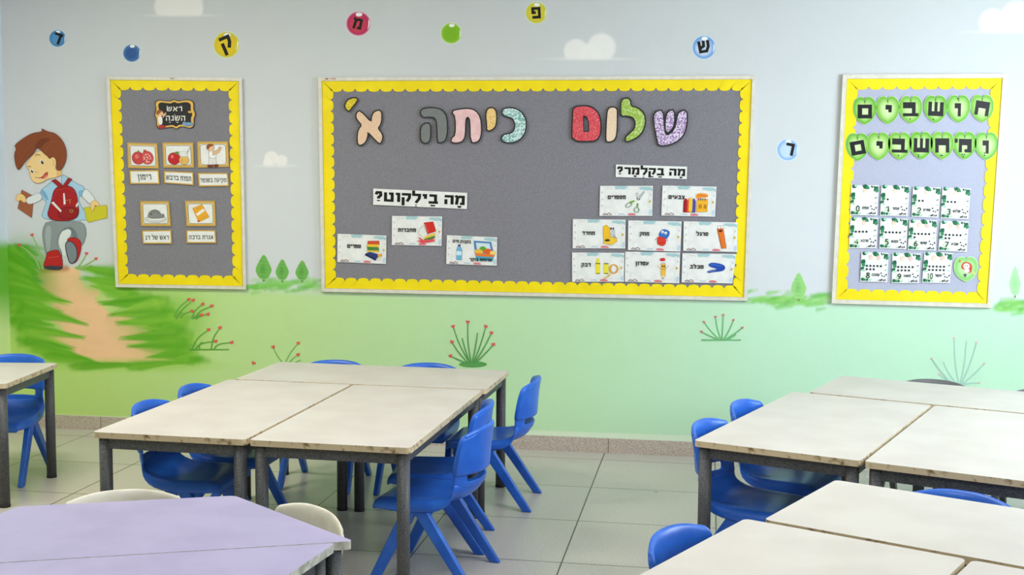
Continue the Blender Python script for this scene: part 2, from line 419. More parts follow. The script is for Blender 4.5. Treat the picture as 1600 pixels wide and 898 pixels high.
def paint_back(px, py):
    C = Canvas(px, py)
    hz = np.interp(px, [0, 120, 380, 500, 800, 1180, 1300, 1600], [430, 440, 452, 455, 462, 470, 474, 480])
    hz = hz+4*(fbm(px/60, py*0+.3, 3)-.5)
    t = np.clip(py/450, 0, 1)[..., None]
    sky = np.array(lin((203, 206, 207)))*(1-t)+np.array(lin((210, 214, 218)))*t
    k = np.clip((px-150)/1050, 0, 1)[..., None]
    gr = np.array(lin((188, 218, 128)))*(1-k)+np.array(lin((190, 229, 198)))*k
    gm = sst(-14, 12, py-hz)[..., None]
    C.c = sky*(1-gm)+gr*gm
    C.c *= (1+.025*(fbm(px/18, py/18, 5)-.5)+.03*(fbm(px/90, py/70, 6)-.5))[..., None]
    yl = 653.5+(px-170)*.0337; C.mix(.7*sst(-5, -2.5, py-yl), (226, 236, 214))
    # clouds
    def cloud(cx, by, lobes, half, op):
        for dx, dy, r in lobes: C.blob(cx+dx, by+dy, r, r, .16, (236, 234, 230), op, flat=by)
        C.blob(cx, by, half, 2.6, .6, (232, 232, 230), .6*op)
    cloud(281, 24, [(-20, -14, 20), (14, -16, 22), (-4, -6, 20), (24, -8, 12)], 52, .95)
    cloud(920, 92, [(-20, -12, 19), (20, -18, 22), (2, -6, 18)], 60, .9)
    cloud(432, 259, [(-8, -12, 11), (8, -8, 9), (-14, -5, 7)], 30, .85)
    cloud(1572, 50, [(-20, -14, 22), (18, -22, 26), (4, -8, 22)], 58, .9)
    # ground tufts along the horizon
    R = np.random.default_rng(11)
    for x0, x1, y0, n in ((392, 500, 444, 70), (1166, 1298, 468, 80), (1556, 1640, 480, 60)):
        for _ in range(n):
            x = R.uniform(x0, x1); y = y0+R.normal(0, 5); l = R.uniform(8, 26)
            C.stroke([(x-l/2, y+1), (x+l/2, y-1)], 2.5, 1, 3, [(106, 186, 72), (128, 200, 92), (148, 210, 116)][R.integers(3)], .5)
    # sandy path
    yb = np.interp(py, [418, 440, 470, 500, 530, 569], [58, 64, 76, 92, 104, 118]); yr = np.interp(py, [418, 440, 470, 500, 530, 569], [118, 128, 152, 186, 222, 268])
    wob = 5*(fbm(px/20, py/9, 21)-.5)
    C.mix(sst(-4, 5, px-yb+wob)*sst(-4, 5, yr-px+wob)*sst(414, 424, py)*(1-sst(565, 571, py)), (246, 198, 156))
    for a, b, w in (((64, 452), (100, 452), 14), ((84, 497), (150, 510), 12), ((80, 527), (160, 540), 11), ((120, 560), (200, 556), 9), ((214, 492), (160, 500), 9), ((234, 514), (160, 518), 12), ((222, 530), (170, 534), 8), ((256, 546), (180, 546), 11), ((270, 560), (180, 558), 9), ((60, 432), (116, 428), 9), ((150, 458), (110, 462), 12)):
        C.stroke([a, b], w*.4, w, 5, (246, 198, 156), .95)
    for _ in range(40):
        x, y = R.uniform(80, 240), R.uniform(430, 566); C.stroke([(x, y), (x+R.uniform(10, 40), y+1)], 3, 1, 6, [(250, 206, 166), (228, 178, 134)][R.integers(2)], .18)
    C.stroke([(66, 420), (104, 419)], 5, 3, 5, (196, 120, 74), .8)
    # grass masses
    dark, mid, lite = (82, 160, 28), (110, 182, 44), (156, 204, 76)
    def tuft(x, y, dx, dy, w, col, op, soft=4): C.stroke([(x, y), (x+dx*.5, y+dy*.4), (x+dx, y+dy)], w, .6, soft, col, op)
    for (x, y, rx, ry, c, o_) in ((34, 424, 46, 40, dark, .8), (44, 480, 46, 44, dark, .5), (262, 512, 40, 34, dark, .45), (60, 540, 40, 26, lite, .55), (250, 500, 56, 44, mid, .55), (180, 440, 52, 22, mid, .5), (276, 550, 40, 26, lite, .5), (200, 570, 120, 9, lite, .6), (290, 500, 40, 40, lite, .35)):
        C.blob(x, y, rx, ry, .75, c, o_)
    for _ in range(260):
        x, y = R.uniform(-6, 44), R.uniform(382, 470); tuft(x, y, R.uniform(10, 34), R.uniform(-1, 14), R.uniform(1.5, 4.5), (dark, dark, mid)[R.integers(3)], .5, 4)
    for (x0, y0), (x1, y1), w in (((10, 396), (58, 426), 12), ((14, 430), (70, 452), 14), ((18, 452), (84, 462), 12), ((22, 460), (112, 473), 13), ((20, 478), (98, 486), 12), ((36, 484), (139, 506), 12), ((26, 500), (84, 508), 10), ((36, 514), (134, 527), 10), ((40, 530), (118, 545), 10), ((60, 545), (146, 562), 8), ((84, 558), (170, 571), 5), ((120, 572), (250, 571), 3.5), ((210, 572), (296, 566), 5)):
        for q in range(34):
            e = R.normal(0, .5, 5); u = R.uniform(0, 1)
            C.stroke([(x0+e[0]*14, y0+e[1]*w), ((x0+x1)/2+e[2]*8, (y0+y1)/2-2+e[1]*w*.6), (x1-18*u*u+e[3]*4, y1+e[4]*w*.3)], w*R.uniform(.12, .36), .2, 6.5, (dark, dark, mid, mid, lite)[R.integers(5)], .34, .85)
    for (x0, y0), (x1, y1), w in (((172, 428), (118, 418), 9), ((190, 446), (124, 434), 12), ((204, 462), (142, 446), 11), ((240, 470), (152, 474), 13), ((250, 484), (168, 492), 14), ((274, 502), (180, 504), 14), ((266, 515), (226, 512), 9), ((278, 526), (186, 528), 11), ((280, 538), (198, 541), 11), ((290, 553), (228, 558), 10), ((300, 562), (262, 566), 6)):
        for q in range(34):
            e = R.normal(0, .5, 5); u = R.uniform(0, 1)
            C.stroke([(x0+e[0]*22, y0+e[1]*w), ((x0+x1)/2+e[2]*8, (y0+y1)/2-1+e[1]*w*.6), (x1+18*u*u+e[3]*4, y1+e[4]*w*.3)], w*R.uniform(.12, .36), .2, 6.5, (dark, dark, mid, mid, lite)[R.integers(5)], .34, .85)
    return C.c
def paint_left(px, py):
    C = Canvas(px, py); t = np.clip((py-372)/16, 0, 1)[..., None]
    g = np.clip((py-455)/60, 0, 1)[..., None]
    C.c = np.array(lin((206, 218, 228)))*(1-t)+t*(np.array(lin((112, 184, 60)))*(1-g)+np.array(lin((214, 232, 160)))*g)
    return C.c
def grid_wall(name, A, B, C_, D, nx, nz, fn, extra_v, extra_f):
    """finely divided inner face (A bottom-left, B bottom-right, C top-right, D top-left) + a plain back"""
    u = np.linspace(0, 1, nx); v = np.linspace(0, 1, nz); U, V = np.meshgrid(u, v)
    A, B, C_, D = map(np.array, (A, B, C_, D))
    P = ((1-V)*(1-U))[..., None]*A+((1-V)*U)[..., None]*B+(V*U)[..., None]*C_+(V*(1-U))[..., None]*D
    px, py = proj(P[..., 0], P[..., 1], P[..., 2])
    col = np.clip(fn(px, py), 0.01, .95)
    nv = nx*nz
    i = np.arange(nv).reshape(nz, nx); q = np.stack([i[:-1, :-1], i[:-1, 1:], i[1:, 1:], i[1:, :-1]], -1).reshape(-1, 4)
    vs = np.concatenate([P.reshape(-1, 3), np.array(extra_v, float)]); fs = np.concatenate([q, np.array(extra_f)+nv])
    me = bpy.data.meshes.new(name); me.vertices.add(len(vs)); me.vertices.foreach_set('co', vs.ravel())
    me.loops.add(fs.size); me.loops.foreach_set('vertex_index', fs.ravel().astype(np.int32))
    me.polygons.add(len(fs)); me.polygons.foreach_set('loop_start', np.arange(0, fs.size, 4, dtype=np.int32))
    me.update(calc_edges=True); me.validate()
    at = me.color_attributes.new('paint', 'FLOAT_COLOR', 'POINT')
    cc = np.ones((len(vs), 4)); cc[:nv, :3] = col.reshape(-1, 3); cc[nv:, :3] = .7
    at.data.foreach_set('color', cc.ravel())
    o = link(name, me, M['wall']); o['kind'] = 'structure'; return o
def backbox(x0, x1, y0, y1):
    v = [(x0, y0, 0), (x1, y0, 0), (x1, y1, 0), (x0, y1, 0), (x0, y0, H), (x1, y0, H), (x1, y1, H), (x0, y1, H)]
    return v
bv = backbox(XL-.1, XR+.1, .0, .1)
wall = grid_wall('wall_back', (XL, 0, 0), (XR, 0, 0), (XR, 0, H), (XL, 0, H), 1160, 500, paint_back, [(x, y+.001, z) for x, y, z in bv], [(0, 1, 2, 3), (4, 7, 6, 5), (1, 5, 6, 2), (2, 6, 7, 3), (3, 7, 4, 0)])
bv = backbox(XL-.1, XL, YR-.1, 0)
grid_wall('wall_left', (XL, YR, 0), (XL, 0, 0), (XL, 0, H), (XL, YR, H), 40, 300, paint_left, [(x-.001, y, z) for x, y, z in bv], [(0, 1, 2, 3), (4, 7, 6, 5), (0, 4, 5, 1), (2, 6, 7, 3), (3, 7, 4, 0)])

# ---- painted figures on the wall (parts of it)
PO = .0006
OL = (84, 84, 92)
def painted(name, art, label=None):
    o = art.build(name, wall, 'paint')
    if label: o['label'] = label
    return o
def sub(name, art, parent):
    return art.build(name, parent, 'paint')
B8 = Z(0, 180, .2786)
def mk(o=PO): return Art(o)
# boy
a = mk()
a.poly([(345, 405), (320, 362), (300, 362), (262, 395), (222, 425), (236, 472), (262, 480), (245, 530), (230, 574), (300, 590), (490, 592), (495, 560), (448, 500), (440, 450), (464, 458), (482, 405), (415, 375), (385, 350), (345, 330)], (166, 204, 228), B8, r=1, line=(70, 100, 130))
a.poly([(262, 480), (222, 425), (244, 415), (276, 470)], (122, 172, 206), B8, r=1)
a.poly([(440, 450), (464, 458), (478, 420), (440, 420)], (128, 178, 210), B8, r=1)
boy = painted('painted_boy', a, 'painted schoolboy walking with a red backpack')
a = mk(PO+.003)
a.poly([(222, 430), (242, 470), (182, 498), (150, 496), (146, 465), (185, 448)], (222, 226, 228), B8, r=1, line=(120, 130, 140), lw=.5)
a.poly([(478, 408), (510, 435), (535, 475), (525, 492), (505, 500), (480, 475), (455, 452)], (222, 226, 228), B8, r=1, line=(120, 130, 140), lw=.5)
sub('sleeve', a, boy)
a = mk(PO+.002)
a.poly([(122, 418), (190, 455), (178, 575), (100, 522)], (160, 92, 58), B8, line=(110, 60, 40), lw=.5)
a.line([(128, 428), (184, 458)], .5, (190, 120, 80), B8)
sub('painted_book', a, boy)
a = mk(PO+.002)
a.poly([(470, 518), (596, 503), (602, 522), (600, 575), (500, 600), (486, 590)], (206, 196, 44), B8, line=(150, 140, 40), lw=.5)
sub('painted_book', a, boy)
a = mk(PO+.004)
a.poly([(148, 488), (146, 465), (135, 448), (115, 438), (95, 443), (88, 478), (104, 483), (116, 474), (130, 490)], (238, 200, 130), B8, r=1, line=(170, 120, 70), lw=.4)
a.poly([(505, 492), (530, 473), (552, 490), (556, 510), (545, 512), (534, 500), (522, 540), (513, 540), (510, 512)], (238, 200, 130), B8, r=1, line=(170, 120, 70), lw=.4)
sub('hand', a, boy)
a = mk(PO+.002)
a.poly([(325, 690), (370, 626), (408, 655), (374, 712), (378, 780), (355, 795), (345, 765)], (222, 226, 228), B8, r=1)
a.poly([(262, 592), (400, 594), (468, 600), (486, 650), (472, 715), (452, 735), (428, 690), (375, 710), (405, 660), (395, 635), (370, 626), (335, 660), (322, 700), (327, 740), (347, 765), (346, 800), (318, 764), (262, 795), (240, 700), (238, 640)], (142, 150, 154), B8, r=1, line=(90, 96, 104))
a.poly([(330, 655), (385, 620), (420, 640), (440, 690), (405, 690), (400, 630)], (112, 122, 130), B8, r=1)
a.poly([(250, 640), (275, 610), (290, 640), (280, 760), (262, 770)], (164, 172, 176), B8, r=1)
sub('trousers', a, boy)
a = mk(PO+.004)
a.poly([(285, 760), (325, 752), (338, 775), (350, 805), (352, 852), (325, 866), (250, 860), (243, 838), (258, 800), (262, 770)], (188, 34, 36), B8, r=1, line=(80, 20, 24))
a.poly([(244, 842), (352, 846), (350, 860), (325, 868), (250, 862)], (60, 60, 78), B8, r=1)
a.line([(270, 800), (330, 790)], .7, (226, 90, 84), B8)
sub('shoe', a, boy)
a = mk(PO+.004)
a.poly([(375, 700), (385, 688), (420, 684), (450, 700), (457, 735), (445, 790), (424, 828), (390, 828)], (190, 34, 36), B8, r=1, line=(80, 20, 24))
a.poly([(372, 708), (400, 706), (424, 730), (434, 772), (430, 808), (408, 832), (390, 826), (375, 780), (366, 735)], (126, 134, 144), B8, r=1, line=(52, 54, 74), lw=1.4)
sub('shoe', a, boy)
a = mk(PO+.003)
a.poly([(340, 396), (378, 393), (415, 410), (432, 450), (438, 505), (444, 545), (428, 578), (380, 592), (320, 592), (278, 580), (266, 555), (275, 520), (290, 475), (298, 430), (316, 405)], (168, 26, 32), B8, r=1, line=(88, 14, 24), lw=.8)
a.poly([(288, 366), (312, 358), (355, 395), (338, 410)], (160, 26, 32), B8, line=(88, 14, 24), lw=.5)
a.poly([(345, 405), (384, 350), (404, 358), (364, 410)], (160, 26, 32), B8, line=(88, 14, 24), lw=.5)
a.poly([(322, 532), (345, 522), (398, 512), (436, 530), (438, 560), (385, 584), (328, 576)], (150, 22, 30), B8, r=1, line=(92, 14, 24), lw=.7)
a.line([(300, 470), (318, 420), (380, 405), (418, 430)], .6, (206, 66, 62), B8)
a.poly([(286, 490), (300, 484), (346, 535), (340, 544)], (226, 224, 220), B8)
a.poly([(354, 438), (362, 436), (369, 497), (357, 502)], (226, 224, 220), B8)
a.poly([(424, 505), (438, 486), (442, 496), (430, 518)], (226, 224, 220), B8)
a.line([(372, 478), (400, 470), (392, 478), (392, 494)], .8, (206, 160, 60), B8)
a.ellipse(400, 537, 11, 9, (170, 130, 50), B8); a.ellipse(400, 537, 6, 5, (90, 40, 30), B8)
sub('backpack', a, boy)
a = mk(PO+.005)
a.poly([(150, 265), (195, 210), (230, 195), (262, 222), (275, 245), (292, 232), (310, 240), (316, 265), (308, 295), (318, 310), (342, 310), (350, 335), (300, 352), (265, 356), (235, 378), (200, 382), (178, 364), (168, 335), (163, 305), (146, 288)], (240, 205, 142), B8, r=1, line=(180, 128, 80), lw=.5)
a.poly([(318, 310), (342, 310), (348, 332), (318, 345)], (226, 184, 116), B8)
a.poly([(200, 350), (235, 348), (258, 318), (270, 322), (266, 344), (248, 356), (230, 353)], (196, 62, 60), B8, r=1)
a.poly([(240, 348), (262, 330), (264, 342), (250, 354)], (226, 130, 120), B8, r=1)
a.line([(195, 346), (215, 350), (235, 348), (256, 322), (272, 318)], .5, (110, 50, 40), B8)
a.ellipse(236, 262, 9, 15, (240, 238, 230), B8, rot=-.3); a.ellipse(237, 264, 7, 11, (44, 26, 22), B8, rot=-.3); a.ellipse(239, 259, 2, 3, (240, 240, 240), B8)
a.ellipse(179, 312, 8, 13, (240, 238, 230), B8, rot=-.3); a.ellipse(180, 314, 6, 9, (44, 26, 22), B8, rot=-.3); a.ellipse(182, 310, 2, 3, (240, 240, 240), B8)
a.line([(196, 228), (208, 219), (226, 224)], .8, (90, 50, 30), B8); a.line([(156, 290), (163, 285), (174, 289)], .7, (90, 50, 30), B8)
a.line([(298, 250), (302, 270), (296, 285)], .5, (190, 130, 80), B8)
a.ellipse(205, 318, 8, 5, (232, 184, 120), B8)
sub('face', a, boy)
a = mk(PO+.007)
a.poly([(80, 168), (130, 130), (180, 100), (240, 92), (232, 72), (254, 86), (276, 94), (304, 98), (338, 125), (364, 165), (374, 215), (368, 260), (352, 292), (336, 312), (316, 304), (318, 268), (312, 240), (294, 230), (280, 246), (268, 230), (250, 218), (225, 190), (205, 180), (190, 210), (160, 238), (138, 262), (124, 282), (104, 310), (90, 288), (82, 250), (80, 215), (92, 186)], (136, 70, 36), B8, r=1, line=(86, 42, 24), lw=.6)
for q in ([(200, 176), (230, 130), (280, 112)], [(222, 186), (252, 140), (300, 122)], [(250, 210), (282, 150), (330, 140)], [(110, 260), (140, 200), (190, 150)], [(345, 280), (360, 220), (345, 160)], [(98, 250), (115, 200), (160, 150)]):
    a.line(chaikin(q, 2, False), 1.2, (158, 90, 50), B8, .3)
a.poly([(190, 205), (205, 150), (240, 125), (290, 130), (250, 150), (225, 188), (207, 180)], (116, 56, 28), B8, r=2)
sub('hair', a, boy)

# trees
def tree(cx, top, bot, w, c1, c2, c3, label):
    a = mk(); h = bot-top
    a.line([(cx, bot-h*.25), (cx, bot+3)], w*.16, (120, 150, 80))
    pr = [(0, 0), (.16, .1), (.3, .24), (.42, .42), (.5, .62), (.47, .8), (.3, .95), (.0, 1)]
    pts = [(cx+x*w*(1+.12*math.sin(i*2.1)), top+y*h) for i, (x, y) in enumerate(pr)]+[(cx-x*w*(1+.12*math.cos(i*1.7)), top+y*h) for i, (x, y) in list(enumerate(pr))[-2:0:-1]]
    pts = chaikin(pts, 1); cen = (cx-w*.08, top+h*.6)
    R = lambda k: [(cen[0]+(x-cen[0])*k, cen[1]+(y-cen[1])*k) for x, y in pts]
    a.fan((cen, c2), [(R(.55), c1), (R(.9), c1), (R(1.0), c3)])
    for q in range(5):
        y = top+h*(.25+.15*q); a.line([(cx-w*.3+q*2 % 5, y), (cx+w*.2, y+2)], 1.2, c2, w2=.3)
    painted('painted_tree', a, label)
tree(412, 397, 437, 24, (112, 176, 84), (84, 156, 64), (140, 196, 110), 'left of the three green trees')
tree(441, 404, 438, 20, (112, 176, 84), (84, 156, 64), (140, 196, 110), 'middle of the three green trees')
tree(472, 406, 438, 20, (112, 176, 84), (84, 156, 64), (140, 196, 110), 'right of the three green trees')
tree(1248, 425, 467, 23, (150, 208, 124), (124, 192, 104), (170, 218, 146), 'pale green tree between the boards')
tree(1586, 415, 462, 17, (168, 222, 160), (148, 212, 144), (184, 228, 178), 'pale green tree right of the right board')
# flowers
def heart(a, x, y, s, col, rot=0):
    pts = [(0, .9), (-.8, 0), (-.75, -.6), (-.35, -.75), (0, -.35), (.35, -.75), (.75, -.6), (.8, 0)]
    c, n = math.cos(rot), math.sin(rot)
    a.poly([(x+s*(p*c-q*n), y+s*(p*n+q*c)) for p, q in pts], col, r=1)
def flowers(stems, label, sc=(104, 170, 80), hc=(222, 92, 84), mound=None, w=2.5, hs=3.7):
    a = mk(PO+.0004)
    if mound: a.ellipse(*mound, sc)
    for (x0, y0), (x1, y1), bend, hd in stems:
        m = ((x0+x1)/2+bend, (y0+y1)/2-abs(bend)*.4)
        a.line(chaikin([(x0, y0), m, (x1, y1)], 3, False), w, sc, w2=w*.6)
    o = painted('painted_flowers', a, label)
    b = mk(PO+.002)
    for (x0, y0), (x1, y1), bend, hd in stems:
        if hd: heart(b, x1, y1, hs, hc, random.uniform(-.4, .4))
    sub('blossom', b, o)
flowers([((272, 495), (295, 468), -4, 1), ((276, 496), (302, 469), -3, 1), ((282, 497), (300, 486), -4, 1), ((300, 497), (317, 475), -4, 1), ((304, 497), (331, 478), -5, 1), ((300, 498), (315, 492), -3, 1), ((306, 498), (325, 491), -3, 1), ((275, 498), (284, 488), -2, 0)], 'flower clump upper right of the sandy path', (104, 168, 70))
flowers([((300, 545), (326, 515), -5, 1), ((330, 545), (344, 512), -4, 1), ((305, 546), (337, 533), -8, 1), ((334, 546), (362, 535), -8, 1), ((296, 546), (358, 546), 0, 0), ((312, 546), (316, 534), -3, 0)], 'flower clump lower right of the sandy path', (98, 164, 62))
flowers([((441, 566), (427, 542), -3, 1), ((446, 566), (466, 536), -2, 1), ((400, 568), (396, 567), 0, 1), ((452, 566), (466, 554), -1, 1), ((458, 568), (470, 562), 0, 0)], 'small flower clump above the middle tables', (134, 182, 104))
flowers([((733, 566), (708, 510), -4, 1), ((736, 566), (731, 503), -3, 1), ((740, 566), (759, 510), 2, 1), ((742, 566), (768, 520), 2, 1), ((744, 566), (771, 538), 2, 1), ((730, 566), (706, 534), -3, 1), ((728, 567), (704, 556), -6, 1), ((738, 566), (746, 520), 1, 0), ((734, 566), (722, 528), -1, 0)], 'tall flower clump above the middle tables', (92, 160, 84), mound=(739, 569, 22, 5))
flowers([((1123, 530), (1100, 503), -3, 1), ((1126, 530), (1118, 495), -2, 1), ((1128, 530), (1130, 492), 0, 1), ((1131, 530), (1146, 500), 2, 1), ((1134, 530), (1160, 512), 3, 1), ((1120, 530), (1096, 518), -4, 1), ((1136, 531), (1150, 522), 3, 0), ((1096, 531), (1158, 531), 0, 0)], 'flower clump right of the main board', (110, 182, 116), hc=(214, 110, 104), hs=2.6)
flowers([((1498, 600), (1491, 528), -3, 1), ((1500, 600), (1510, 532), 3, 0), ((1495, 600), (1474, 565), -4, 0), ((1502, 600), (1526, 535), 3, 1), ((1492, 600), (1468, 585), -6, 1), ((1504, 600), (1538, 568), 3, 1), ((1506, 600), (1530, 598), 2, 1), ((1489, 600), (1456, 560), -4, 1)], 'faded flower clump at far right', (168, 204, 188), hc=(228, 178, 172), hs=2.4)
flowers([((66, 420), (50, 367), 4, 1), ((60, 415), (30, 383), 6, 1), ((62, 420), (42, 392), 4, 0), ((68, 420), (58, 388), 4, 0), ((120, 420), (135, 396), 2, 1), ((122, 420), (150, 404), 4, 1), ((126, 420), (144, 414), 2, 0)], 'flowers around the painted boy', (150, 190, 110), hs=3.4)

# bubbles with letters
def bubble(cx, cy, r, core, mid_, rim, letter, rot=0, lw=2.6, lh=None, label=None, lx=0, ly=0):
    a = mk(); n = 32
    a.fan(((cx-r*.12, cy+r*.15), core), [(ell(cx-r*.08, cy+r*.08, r*.5, r*.5, n), core), (ell(cx, cy, r*.84, r*.84, n), mid_), (ell(cx, cy, r*.94, r*.94, n), rim), (ell(cx, cy, r, r, n), (226, 232, 230))])
    a.ellipse(cx+r*.05, cy-r*.72, r*.26, r*.16, (240, 242, 240))
    a.poly([(cx+r*.78, cy-r*.4), (cx+r*.93, cy-r*.02), (cx+r*.7, cy+r*.55), (cx+r*.78, cy+.05*r)], (232, 236, 236), r=1)
    o = painted('painted_bubble', a, label)
    if letter:
        b = mk(PO+.0012); q, (x0, x1) = text_quads(letter, .24); h = lh or r*.95
        c, s = math.cos(rot), math.sin(rot); mx_, my = (x0+x1)/2, .5
        if letter == 'ק': my = .3
        b.quads([[(cx+lx+h*((x-mx_)*c+(y-my)*s), cy+ly+h*((x-mx_)*s-(y-my)*c)) for x, y in k] for k in q], (20, 18, 18))
        sub('letter', b, o)
bubble(90, 60, 14, (84, 146, 196), (60, 122, 176), (150, 186, 206), 'ד', .35, lh=17, label='small blue bubble with a dalet')
bubble(206, 83, 15, (46, 88, 146), (72, 116, 170), (180, 198, 210), None, label='plain blue bubble')
bubble(354, 70, 21, (226, 196, 30), (214, 190, 36), (206, 204, 90), 'ק', -.4, lh=22, label='yellow bubble with a kof', lx=1, ly=1)
bubble(560, 37, 20, (204, 60, 84), (184, 40, 92), (216, 150, 176), 'מ', .2, lh=17, label='red bubble with a mem', lx=-1)
bubble(705, 52, 17, (122, 180, 30), (134, 188, 44), (190, 214, 130), None, label='plain green bubble')
bubble(838, 20, 17.5, (222, 204, 60), (204, 196, 56), (204, 210, 120), 'פ', -.05, lh=18, label='yellow bubble with a pe')
bubble(1100, 74, 19, (196, 214, 232), (104, 150, 212), (150, 186, 226), 'ש', -.15, lh=19, label='pale blue bubble with a shin', lx=0, ly=-1)
bubble(1231, 234, 18, (190, 212, 234), (128, 174, 224), (190, 212, 234), 'ר', .2, lh=19, label='pale blue bubble with a resh', lx=3, ly=-1)

# ------------------------------------------------------------------ notice boards
FELT = .014
def board(outer, fr, label, n_top, n_side, bw, amp, felt='felt', off=0.0):
    """outer = photo pixels of the frame's outer corners TL TR BR BL; fr = frame width; bw = border width"""
    q = quad(outer)
    wpx = (math.dist(outer[0], outer[1])+math.dist(outer[3], outer[2]))/2; hpx = (math.dist(outer[0], outer[3])+math.dist(outer[1], outer[2]))/2
    def inset(d): return [q(d/wpx, d/hpx), q(1-d/wpx, d/hpx), q(1-d/wpx, 1-d/hpx), q(d/wpx, 1-d/hpx)]
    t = empty('notice_board', W(*q(.5, .5), 0)); base(t, label, 'notice board')
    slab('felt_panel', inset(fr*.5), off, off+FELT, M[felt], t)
    slab('frame', outer, off, off+.024, M['frame'], t, holes=[inset(fr)])
    def scallop(nt, ns, bwd, am):
        inn = []
        P = [(bwd, bwd), (wpx-bwd, bwd), (wpx-bwd, hpx-bwd), (bwd, hpx-bwd)]; N = [(0, 1), (-1, 0), (0, -1), (1, 0)]
        for e in range(4):
            (ax, ay), (bx, by) = P[e], P[(e+1) % 4]; cnt = nt if e % 2 == 0 else ns
            for k in range(cnt):
                for j in range(8):
                    s_ = j/8; t_ = (k+s_)/cnt; b = am*(2*math.sqrt(max(0, .25-(s_-.5)**2)))**.8
                    inn.append((ax+(bx-ax)*t_+N[e][0]*b, ay+(by-ay)*t_+N[e][1]*b))
        return [q(x/wpx, y/hpx) for x, y in inn]
    inn = scallop(n_top, n_side, bw, amp); e_ = fr+.3; cs = []
    P = [(bw, bw), (wpx-bw, bw), (wpx-bw, hpx-bw), (bw, hpx-bw)]; Q = [(e_, e_), (wpx-e_, e_), (wpx-e_, hpx-e_), (e_, hpx-e_)]
    for e in range(4):
        cnt = n_top if e % 2 == 0 else n_side
        for k in range(cnt*8):
            t_ = k/(cnt*8); a, b = Q[e], Q[(e+1) % 4]; cs.append(q((a[0]+(b[0]-a[0])*t_)/wpx, (a[1]+(b[1]-a[1])*t_)/hpx))
    bm = bmesh.new(); z0, z1 = off+FELT+.0006, off+FELT+.0035; n = len(inn)
    R4_ = [[bm.verts.new(W(*p, z)-t.location) for p in ring] for ring, z in ((cs, z1), (inn, z1), (inn, z0), (cs, z0))]
    for a in range(4):
        for k in range(n): bm.faces.new((R4_[a][k], R4_[a][(k+1) % n], R4_[(a+1) % 4][(k+1) % n], R4_[(a+1) % 4][k]))
    bm_obj('scalloped_border', bm, M['yellow'], t)
    return t, q, wpx, hpx
boards = [
 board([(166.5, 119.5), (378, 121.5), (384.5, 452), (180.5, 448.5)], 5, 'tall narrow notice board with yellow scalloped border, beside the painted boy', 9, 16, 16, 5.2),
 board([(497, 121), (1181, 118), (1167.5, 470), (502.5, 455.5)], 5.5, 'wide grey felt notice board with yellow scalloped border at the centre of the wall', 33, 17, 18, 5.2),
 board([(1317, 116.5), (1574, 115), (1548.5, 481), (1299.5, 474)], 6.5, 'bright tall notice board with leaf letters and number cards, at the right', 10, 15, 19, 5.2, 'felt_glare'),
]
# small print on the frames
a = Art(.0244); a.line([(265, 121.8), (273, 122)], .7, (110, 105, 100)); a.line([(266, 123.2), (272, 123.4)], .6, (110, 105, 100)); a.build('maker_mark', boards[0][0])
a = Art(.0244); a.line([(508, 123.2), (513, 123.2)], 1.8, (150, 80, 70)); a.line([(516, 122.8), (525, 123)], 1.6, (190, 130, 110)); a.build('maker_mark', boards[1][0])

CO = FELT+.001         # backs of the cards on the felt
def card(name, pts, label, group, m='card', th=.0074, curl=.004, cat='card'):
    if len(pts) == 4:                                   # paper plate lifting a little at its lower left, on pins
        z = (0, 0, curl*.4, curl)
        o = slab(name, pts, CO+.0058, CO+th, M[m], None)
        return base(o, label, cat, group)
    return base(slab(name, pts, CO+.0058, CO+th, M[m], None), label, cat, group)
FT = CO+.0074+.0003    # where their print begins

# left board -----------------------------------------------------------
L2 = Z(160, 110, .2005); L3 = Z(160, 280, .2005)
GOLD, GOLD2 = (214, 176, 92), (150, 104, 48)
def pic_card(pts, Zf, label, draw):
    P = [Zf(*p) for p in pts]; q = quad(P)
    t = card('picture_card', P, label, 'gold-framed picture cards on the left board')
    a = Art(FT); a.poly([(0, 0), (1, 0), (1, 1), (0, 1)], GOLD, q, holes=[[(.09, .1), (.91, .1), (.91, .9), (.09, .9)]])
    a.line([(.02, .03), (.98, .03), (.98, .97), (.02, .97), (.02, .03)], .5, GOLD2, q)
    rr = [(.13, .12), (.87, .12), (.91, .2), (.91, .8), (.87, .9), (.13, .9), (.09, .8), (.09, .2), (.13, .12)]
    a.line(rr, .6, (70, 62, 58), q); a.build('gold_border', t)
    b = Art(FT+.0012); draw(b, q); b.build('picture', t)
def word_card(pts, Zf, word, label, fit=.72, h=.36):
    P = [Zf(*p) for p in pts]; q = quad(P)
    t = card('word_card', P, label, 'gold-framed word cards on the left board')
    a = Art(FT); a.poly([(0, 0), (1, 0), (1, 1), (0, 1)], GOLD, q, holes=[[(.05, .1), (.95, .1), (.95, .9), (.05, .9)]])
    a.line([(.01, .03), (.99, .03), (.99, .97), (.01, .97), (.01, .03)], .5, GOLD2, q); a.build('gold_border', t)
    b = Art(FT+.0008); b.text(word, q, .5, .7, h, (34, 30, 30), wt=.17, fit=fit); b.build('lettering', t)
def d_pomegranate(b, q):
    b.ellipse(.34, .6, .2, .25, (196, 66, 66), q, line=(130, 36, 40)); b.ellipse(.3, .54, .07, .09, (222, 112, 104), q)
    b.ellipse(.64, .58, .2, .26, (206, 78, 76), q, line=(130, 36, 40)); b.ellipse(.64, .6, .13, .18, (228, 150, 140), q)
    for x, y in ((.58, .52), (.66, .5), (.7, .58), (.6, .62), (.67, .67), (.56, .7), (.73, .68)): b.ellipse(x, y, .03, .035, (176, 36, 46), q, n=10)
    b.poly([(.52, .36), (.54, .24), (.58, .3), (.61, .23), (.62, .36)], (180, 60, 56), q); b.poly([(.3, .36), (.36, .28), (.42, .37)], (120, 150, 70), q)
